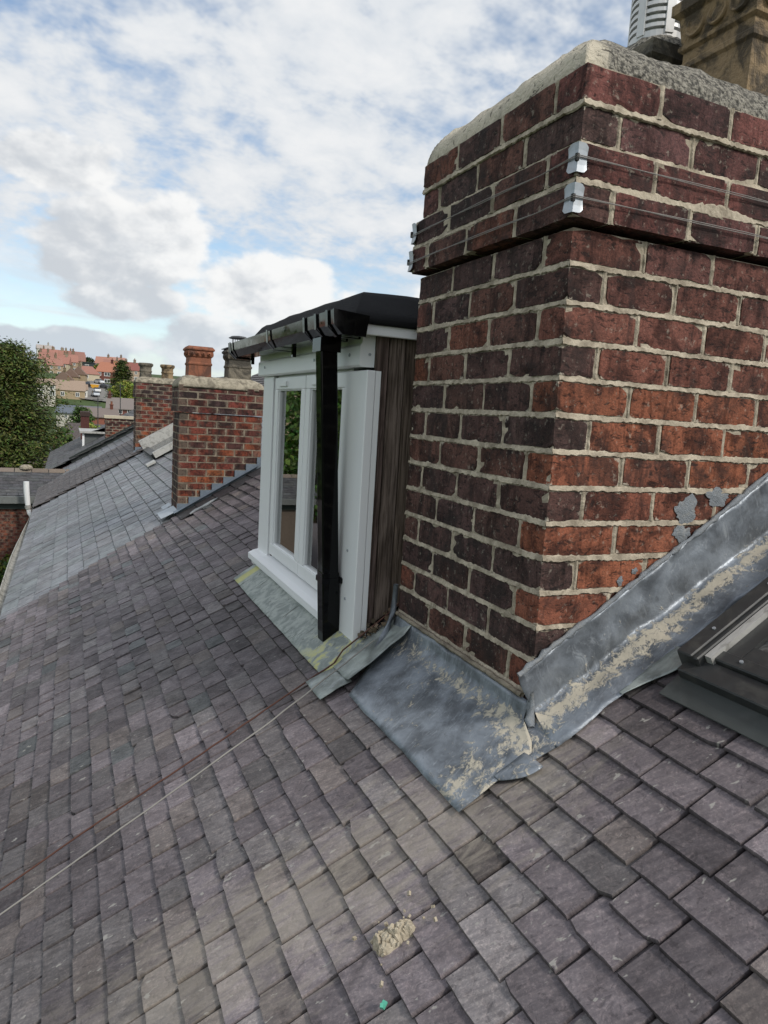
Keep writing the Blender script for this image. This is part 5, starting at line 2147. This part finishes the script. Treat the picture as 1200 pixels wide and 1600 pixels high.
# chimney with a pale cap on that house
stack4, w4, d4, zt4 = chimney('chimney_stack', 'squat brick chimney with a cream cement cap and no pots, lower than its neighbours', (-0.28, 15.95, 0.20 - 11 * 0.0605), 4, 2, 0.150, 0.0605, 11, (0.012, 0.006), 0.010, col_n, M_BRICK2, M_FLAUNCH2, 61, (2, 1, 1), 0.0012, 0, False)
mb = MB()
mb.box((-0.315, 15.915, zt4 - 0.002), (-0.28 + w4 + 0.035, 15.95 + d4 + 0.035, zt4 + 0.06))
o = mb.build('cement_cap', plain_mat('cream_cement', (0.55, 0.48, 0.36), 0.9, 0.15, 12, bump=0.3, dirt=0.3, dirtc=(0.25, 0.21, 0.16)), stack4)
st_ = hut('thin dark brick chimney behind the cream-capped one', (-0.62, 20.5, -0.4), 0.22, 0.3, 0.75, 0.02, 0, (0.10, 0.04, 0.035), (0.06, 0.04, 0.035), (), (), cat='chimney', name='thin_chimney', over=0.02, extra=0.2)

# aerial masts
for (u, v0, v1, d, lab) in ((153, 622, 700, 24, 'thin left aerial mast rising over the valley roofs'), (188, 600, 668, 24, 'thin right aerial mast beside the cream-capped chimney')):
    mb = MB()
    a, b = at(u, v1, d), at(u, v0, d)
    mb.tube([a, b], 0.016, 6)
    al = thing('aerial_mast', lab, 'aerial', a, 'aerial masts in the valley')
    mb.build('mast', M_DARK, al)
    mb = MB()
    f = RT * 0.18
    for k in range(4):
        c = b - UP * (0.04 + 0.05 * k)
        mb.tube([c - f * (1 - 0.15 * k), c + f * (1 - 0.15 * k)], 0.008, 5)
    mb.build('crossbar', M_DARK, al)

# ---- brick rear wing with slate roof and ridge tiles
wing = thing('rear_wing', 'brick rear wing with slate roof, stone ridge tiles and green fascia at the left', 'building', (-2.4, 14.3, GROUND))
WX0, WX1 = -4.2, -0.75
wy, wz = 13.62, -1.42
mb = MB()
mb.cur = (0.16, 0.125, 0.10)
mb.box((WX0, wy + 0.006, GROUND), (-1.0, 15.2, wz))
wall = mb.build('wall', M_TINT, wing)
wr = random.Random(71)
wm_, wc_ = 0.155, 0.0585
vars_ = []
for k in range(10):
    bm_ = MB()
    bm_.cur = vary(wr, 0.8, 1.2, wr.choice([(0.20, 0.075, 0.052), (0.17, 0.062, 0.048), (0.23, 0.085, 0.055), (0.15, 0.06, 0.05)]))
    bm_.curr = wr.random()
    brick_shape(bm_, (-0.0735, -0.03, -0.026), (0.0735, 0.03, 0.026), wr, 2, 1, 1, 0.0015)
    vars_.append(bm_.mesh('brick', M_BRICK2))
for r in range(29):
    for i in range(10):
        x = -3.05 + wm_ * (i + 0.5 * (r % 2))
        z = wz - 0.03 - wc_ * r
        link('brick', wr.choice(vars_), wall, (x, wy + 0.032, z))
mb = MB()
mb.cur = (0.040, 0.052, 0.048)
mb.box((WX0, wy - 0.05, wz - 0.002), (-0.9, wy + 0.05, wz + 0.115))
mb.build('fascia', M_TINT_F, wing)
mb = MB()
mb.cur = (0.17, 0.18, 0.175)
mb.box((WX0, wy - 0.16, wz + 0.118), (-0.9, wy - 0.02, wz + 0.245))
mb.build('box_gutter', M_TINT, wing)
mb = MB()
ey, ez, ry, rz = wy - 0.05, wz + 0.25, 14.50, -0.77
for k, (a, b) in enumerate((((ey, ez), (ry, rz)), ((2 * ry - ey, ez), (ry, rz)))):
    mb.poly([(WX0, a[0], a[1] - 0.02), (-0.6, a[0], a[1] - 0.02), (-0.6, b[0], b[1] - 0.02), (WX0, b[0], b[1] - 0.02)])
wroof = mb.build('roof', M_DECK, wing)
mb = MB()
nrow = 9
for r in range(nrow):
    f0 = r / nrow
    f1 = min(1.0, f0 + 1.9 / nrow)
    x = WX0 - 0.1 * (r % 2)
    while x < -0.65:
        w = wr.uniform(0.19, 0.23)
        mb.cur = vary(wr, 0.07, 0.105, (0.98, 1.0, 1.03))
        mb.curr = wr.random()
        yA, zA = ey + (ry - ey) * f0, ez + (rz - ez) * f0
        yB, zB = ey + (ry - ey) * f1, ez + (rz - ez) * f1
        c = [mb.vert((x, yA, zA + 0.010)), mb.vert((x + w - 0.005, yA, zA + 0.010)), mb.vert((x + w - 0.005, yB, zB)), mb.vert((x, yB, zB))]
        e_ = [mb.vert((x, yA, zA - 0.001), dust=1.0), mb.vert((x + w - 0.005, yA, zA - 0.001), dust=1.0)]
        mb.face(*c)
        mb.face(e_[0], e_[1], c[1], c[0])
        x += w
o = mb.build('slates', M_SLATE_FAR, wroof)
o['kind'] = 'stuff'
for i in range(11):
    mb = MB()
    x = WX0 + 0.31 * i
    mb.cur = vary(wr, 0.85, 1.15, (0.19, 0.155, 0.125))
    prof = [(-0.10, -0.075), (-0.085, -0.02), (0, 0.045), (0.085, -0.02), (0.10, -0.075), (0.0, -0.03)]
    A = [mb.vert((x, ry + a, rz + b)) for a, b in prof]
    B = [mb.vert((x + 0.295, ry + a, rz + b)) for a, b in prof]
    for k in range(6):
        mb.face(A[k], A[(k + 1) % 6], B[(k + 1) % 6], B[k])
    mb.face(*reversed(A))
    mb.face(*B)
    mb.build('ridge_tile', M_TINT, wroof)
mb = MB()
mb.lathe([(0.12, 0), (0.12, 0.04), (0.09, 0.075), (0.03, 0.085)], (-1.83, ry + 0.01, rz + 0.03), n=10)
mb.build('ridge_cap', M_FLAUNCH2, wing)
# white soil pipe
sp = thing('vent_pipe', 'white plastic vent pipe standing in front of the slate-roofed wing', 'pipe', (-1.72, 13.25, -1.5))
mb = MB()
mb.tube([(-1.77, 13.25, -0.86), (-1.765, 13.25, -1.05), (-1.745, 13.25, -1.30)], [0.050, 0.050, 0.046], 10)
mb.build('pipe', M_WHITE, sp)
mb = MB()
mb.tube([(-1.745, 13.25, -1.31), (-1.735, 13.25, -1.37)], [0.056, 0.056], 10)
mb.build('collar', M_ALU, sp)
mb = MB()
mb.tube([(-1.735, 13.25, -1.36), (-1.72, 13.24, -1.44), (-1.66, 13.20, -1.53), (-1.62, 13.18, -1.58)], 0.045, 10)
mb.build('elbow', M_WHITE, sp)


# ---- trees
def leaf(mb, c, n, size, rg, asp=0.5):
    n = n.normalized()
    u = n.cross(Vector((rg.uniform(-1, 1), rg.uniform(-1, 1), rg.uniform(-1, 1))))
    if u.length < 1e-3:
        u = Vector((1, 0, 0))
    u.normalize()
    w = n.cross(u)
    a, b = u * size, w * size * asp
    ix = [mb.vert(c - a), mb.vert(c + b), mb.vert(c + a), mb.vert(c - b)]
    mb.face(*ix)


def tree(label, name, base, h, r, cols, seed, n_clump, per, lsize, shape='round', flat=0.6, trunk_f=0.25, group=None, cat='tree'):
    rg = random.Random(seed)
    base = Vector(base)
    tr = thing(name, label, cat, base, group)
    tm = MB()
    R0 = h * 0.035
    tm.tube([base, base + Vector((0.02 * h, 0, h * 0.3)), base + Vector((0, 0.01 * h, h * 0.62)), base + Vector((0.01 * h, 0, h * 0.93))], [R0, R0 * 0.8, R0 * 0.5, R0 * 0.12], 7)
    cm = MB()
    for i in range(n_clump):
        f = rg.random()
        if shape == 'cone':
            t_ = f ** 0.8
            zz = h * (trunk_f * 0.5 + (1 - trunk_f * 0.5) * t_)
            rr = r * (1 - t_) ** 0.62 * (0.80 + 0.22 * nz(zz * 0.9, i * 0.01, seed)) + 0.04 * r
        else:
            ct = rg.uniform(-0.75, 1)
            zz = h * (trunk_f + (1 - trunk_f) * (0.43 + 0.57 * ct))
            rr = r * math.sqrt(max(0.02, 1 - ct * ct * 0.96))
        an = rg.uniform(0, 2 * PI)
        lob = 1 + 0.42 * nz(math.cos(an) * 1.7 + seed, math.sin(an) * 1.7, zz / h * 4.2)
        q = (rg.random() ** 0.35) * lob
        c = base + Vector((math.cos(an) * rr * q, math.sin(an) * rr * q, zz + 0.05 * h * nz(an * 2, zz, seed)))
        if i % 9 == 0:
            b0 = base + Vector((0, 0, max(h * 0.15, zz - 0.25 * r)))
            tm.tube([b0, b0.lerp(c, 0.6) + Vector((0, 0, 0.03 * h)), c], [R0 * 0.35, R0 * 0.2, R0 * 0.06], 5, False)
        col = rg.choice(cols)
        k = rg.uniform(0.65, 1.3)
        out = Vector((math.cos(an), math.sin(an), 0))
        cs = (0.11 if shape != 'cone' else 0.095) * r * rg.uniform(0.7, 1.35)
        for j in range(per):
            cm.cur = tuple(a * k * rg.uniform(0.75, 1.25) for a in col)
            if shape == 'cone':
                e_ = rg.uniform(-1.6, 2.0)
                p = c + out * e_ * cs + Vector((rg.gauss(0, 0.7), rg.gauss(0, 0.7), rg.gauss(0, 0.22) - 0.16 * e_ * abs(e_))) * cs
                cm.cur = tuple(a * (0.85 + 0.22 * max(0, e_)) for a in cm.cur)  # sunlit tips baked into the tint: outer frond ends lightened
                nn = Vector((rg.gauss(0, 0.5), rg.gauss(0, 0.5), 1)) + out * 0.4
                leaf(cm, p, nn, lsize * rg.uniform(0.6, 1.3), rg, 0.35)
            else:
                p = c + Vector((rg.gauss(0, 1), rg.gauss(0, 1), rg.gauss(0, flat))) * cs
                nn = Vector((rg.gauss(0, 0.8), rg.gauss(0, 0.8), 0.7)) + out * 0.6
                leaf(cm, p, nn, lsize * rg.uniform(0.6, 1.3), rg, 0.6)
    tm.build('trunk', M_BARK, tr)
    cm.build('crown', M_LEAF, tr)
    return tr


CON = [(0.085, 0.115, 0.030), (0.105, 0.140, 0.034), (0.058, 0.080, 0.026), (0.13, 0.16, 0.040), (0.085, 0.095, 0.027)]
GRN = [(0.060, 0.110, 0.025), (0.085, 0.14, 0.03), (0.045, 0.085, 0.022)]
YEL = [(0.22, 0.26, 0.045), (0.28, 0.32, 0.06), (0.16, 0.20, 0.04)]
DRK = [(0.030, 0.050, 0.020), (0.045, 0.065, 0.024), (0.05, 0.075, 0.025)]
b0 = at(34, 600, 30)
tree('tall dense dark green conifer towering at the left edge', 'conifer_tree', (b0.x - 0.55, b0.y, -6.7), 9.35, 3.75, CON, 5, 1900, 34, 0.085, 'cone', trunk_f=0.1)
b0 = at(128, 660, 88)
tree('rounded green garden tree in the valley below the sandstone pair', 'garden_tree', (b0.x, b0.y, b0.z - 2.6), 4.3, 1.45, GRN, 6, 200, 14, 0.16)
b0 = at(141, 668, 70)
tree('yellow-green clipped bush beside the valley roofs', 'bush', (b0.x, b0.y, b0.z - 0.7), 1.0, 0.9, YEL, 7, 60, 12, 0.10, cat='bush')
b0 = at(190, 624, 178)
tree('dark pointed evergreen on the hillside by the far chimney', 'evergreen_tree', (b0.x, b0.y, b0.z - 1.5), 11.0, 4.3, DRK + CON, 8, 520, 18, 0.28, 'cone', trunk_f=0.05)
b0 = at(193, 629, 150)
tree('yellow-green leafy tree in front of the dark evergreen', 'leafy_tree', (b0.x, b0.y, b0.z - 0.8), 5.0, 2.5, YEL, 9, 200, 14, 0.24)
b0 = at(155, 598, 262)
tree('bright green tree between the red hip and the brick house', 'leafy_tree', (b0.x, b0.y, b0.z - 1.0), 7.5, 2.4, GRN + YEL, 10, 150, 12, 0.32)
b0 = at(139, 578, 340)
tree('dark tree clump on the skyline behind the box dormer', 'skyline_tree', (b0.x, b0.y, b0.z - 1.0), 6.5, 3.2, DRK, 11, 110, 12, 0.42)
b0 = at(152, 580, 345)
tree('small dark tree on the skyline right of the box dormer', 'skyline_tree', (b0.x, b0.y, b0.z - 0.8), 5.0, 2.4, DRK, 12, 90, 12, 0.42)
b0 = at(196, 583, 340)
tree('dark tree on the skyline near the far chimney pots', 'skyline_tree', (b0.x, b0.y, b0.z - 0.8), 5.0, 2.6, DRK, 13, 90, 12, 0.42)
b0 = at(85, 561, 335)
tree('tiny dark pointed tree on the hill crest', 'skyline_tree', (b0.x, b0.y, b0.z - 0.8), 4.6, 1.3, DRK, 14, 70, 12, 0.36, 'cone', trunk_f=0.05)
tree('green shrub below the gutter at the left edge', 'garden_shrub', (-2.35, 12.6, -4.6), 2.45, 0.9, GRN + YEL[2:], 15, 260, 14, 0.055, cat='shrub')
b0 = at(97, 690, 40)
tree('light green shrub at the foot of the conifer', 'garden_shrub', (b0.x + 0.1, b0.y, b0.z - 2.4), 3.1, 0.8, GRN, 16, 120, 12, 0.11, cat='shrub')
for i, (u, v, d, h, r, cols, lab) in enumerate(((113, 655, 145, 3.4, 1.5, GRN, 'small round tree under the sandstone pair, left of the two'), (126, 652, 150, 3.0, 1.4, DRK, 'small dark tree under the sandstone pair, right of the two'), (99, 648, 160, 3.6, 1.5, GRN + YEL[2:], 'light green tree against the edge of the tall conifer'), (146, 648, 140, 2.2, 1.0, GRN, 'low bush at the foot of the road'))):
    b0 = at(u, v, d)
    tree(lab, 'garden_tree', (b0.x, b0.y, b0.z - 0.6), h, r, cols, 50 + i, 110, 14, 0.2)
# hedges along the road
for (u0, v0, u1, v1, d, lab) in ((133, 603, 143, 605, 248, 'dark clipped hedge left of the road top'), (152, 607, 172, 618, 238, 'dark hedge along the right side of the road')):
    a, b = at(u0, v0, d), at(u1, v1, d - 12)
    hg = thing('hedge', lab, 'hedge', a)
    mb = MB()
    r5 = random.Random(u0)
    for i in range(700):
        f = r5.random()
        c = a.lerp(b, f) + Vector((r5.gauss(0, 0.35), r5.gauss(0, 0.35), r5.uniform(-1.2, 0.6)))
        mb.cur = vary(r5, 0.7, 1.3, DRK[1])
        leaf(mb, c, Vector((r5.gauss(0, 0.7), r5.gauss(0, 0.7), 1)), 0.28, r5, 0.7)
    mb.build('foliage', M_LEAF, hg)

# ---- scenery beyond the left edge, seen mirrored in the dormer's glass
for i, (x, y, h, r, lab) in enumerate(((-10.8, 33, 9.3, 4.4, 'broad garden tree out beyond the left side of the conifer'), (-17.5, 44, 9.6, 4.8, 'second broad garden tree beyond the left side of the view'))):
    tree(lab, 'garden_tree', (x, y, -7), h, r, [tuple(c * 1.7 for c in g) for g in GRN], 30 + i, 520, 18, 0.17)  # leaf greens brightened so the mirrored crowns look lit
hut('sandstone house on the slope beyond the left side of the view', (-31, 96, -3.0), 12, 8, 5.6, 3.2, 0.5, STONE, TANROOF, std_wins(12, 5.6, 4), ((2, 0.8, 0.9),))
hut('second sandstone house higher up beyond the left side of the view', (-47, 118, 0.5), 12, 8, 5.6, 3.2, 0.5, (0.46, 0.36, 0.26), RED, std_wins(12, 5.6, 4), ((2, 0.8, 0.9),))
hut('brick house across the gardens beyond the left side of the view', (-6.3, 16.5, -6.6), 4, 4, 2.9, 1.4, 0.5, (0.2, 0.085, 0.06), (0.13, 0.12, 0.125), std_wins(5, 3.2, 2), ())


# ---- cars on the hillside road
def car(u, v, d, col, lab, rot):
    p = at(u, v, d)
    p.z = gz(p.x, p.y) + 0.47
    c = thing('parked_car', lab, 'car', p, 'cars on the hillside road')
    c.rotation_euler = (0, 0, rot)
    mb = MB()
    mb.cur = col
    sec = [(-2.0, 0.35, 0.80, 0.80), (-1.7, 0.28, 0.95, 0.86), (-0.9, 0.25, 1.0, 0.88), (1.0, 0.25, 1.02, 0.88), (1.75, 0.28, 0.95, 0.86), (2.0, 0.38, 0.80, 0.78)]
    rings = []
    for (y, z0, z1, hw_) in sec:
        rings.append([mb.vert((-hw_, y, z0)), mb.vert((hw_, y, z0)), mb.vert((hw_ * 0.98, y, z1)), mb.vert((-hw_ * 0.98, y, z1))])
    for a, b in zip(rings, rings[1:]):
        for k in range(4):
            mb.face(a[k], a[(k + 1) % 4], b[(k + 1) % 4], b[k])
    mb.face(*reversed(rings[0]))
    mb.face(*rings[-1])
    mb.poly([(-0.62, -0.55, 1.48), (0.62, -0.55, 1.48), (0.62, 1.0, 1.46), (-0.62, 1.0, 1.46)])
    o = link('body', mb.mesh('body', M_PAINT), None)
    o.parent = c
    mb = MB()
    A = [mb.vert(q) for q in ((-0.80, -1.2, 0.98), (0.80, -1.2, 0.98), (0.82, 1.6, 1.0), (-0.82, 1.6, 1.0))]
    B = [mb.vert(q) for q in ((-0.62, -0.55, 1.47), (0.62, -0.55, 1.47), (0.62, 1.0, 1.45), (-0.62, 1.0, 1.45))]
    for k in range(4):
        mb.face(A[k], A[(k + 1) % 4], B[(k + 1) % 4], B[k])
    o = link('window', mb.mesh('window', M_PANE), None)
    o.parent = c
    for sx in (-0.82, 0.82):
        for sy in (-1.3, 1.3):
            mb = MB()
            mb.tube([(sx - 0.1, sy, 0.32), (sx + 0.1, sy, 0.32)], 0.32, 10)
            o = link('wheel', mb.mesh('wheel', M_TYRE), None)
            o.parent = c


car(155, 607, 238, (0.72, 0.74, 0.76), 'white car parked at the top of the road on the right', 0.5)
car(165, 614, 226, (0.10, 0.11, 0.12), 'dark grey car parked on the right below the white one', 0.6)
car(136, 614, 226, (0.03, 0.03, 0.035), 'black car parked on the left by the white gabled house', 0.1)
car(151, 624, 212, (0.78, 0.78, 0.77), 'white van-like car in the middle of the road', 0.15)
car(149, 632, 204, (0.62, 0.66, 0.70), 'silver car nearest on the road above the valley roofs', 0.15)
p = at(148, 614, 224)
p.z = gz(p.x, p.y) + 0.46
sk = thing('skip_bin', 'orange skip standing in the middle of the road', 'skip', p)
mb = MB()
mb.cur = (0.70, 0.36, 0.04)
A = [mb.vert(q) for q in ((-0.9, -0.6, 0), (0.9, -0.6, 0), (0.9, 0.6, 0), (-0.9, 0.6, 0))]
B = [mb.vert(q) for q in ((-1.3, -0.75, 1.1), (1.3, -0.75, 1.1), (1.3, 0.75, 1.1), (-1.3, 0.75, 1.1))]
for k in range(4):
    mb.face(A[k], A[(k + 1) % 4], B[(k + 1) % 4], B[k])
mb.face(*reversed(A))
o = link('tub', mb.mesh('tub', M_TINT_F), None)
o.parent = sk
mb = MB()
mb.box((-1.34, -0.80, 1.1), (1.34, -0.74, 1.18))
mb.box((-1.34, 0.74, 1.1), (1.34, 0.80, 1.18))
o = link('rim', mb.mesh('rim', M_TINT_F), None)
o.parent = sk

print('objects', len(bpy.data.objects), 'tris', sum(len(m.polygons) for m in bpy.data.meshes))
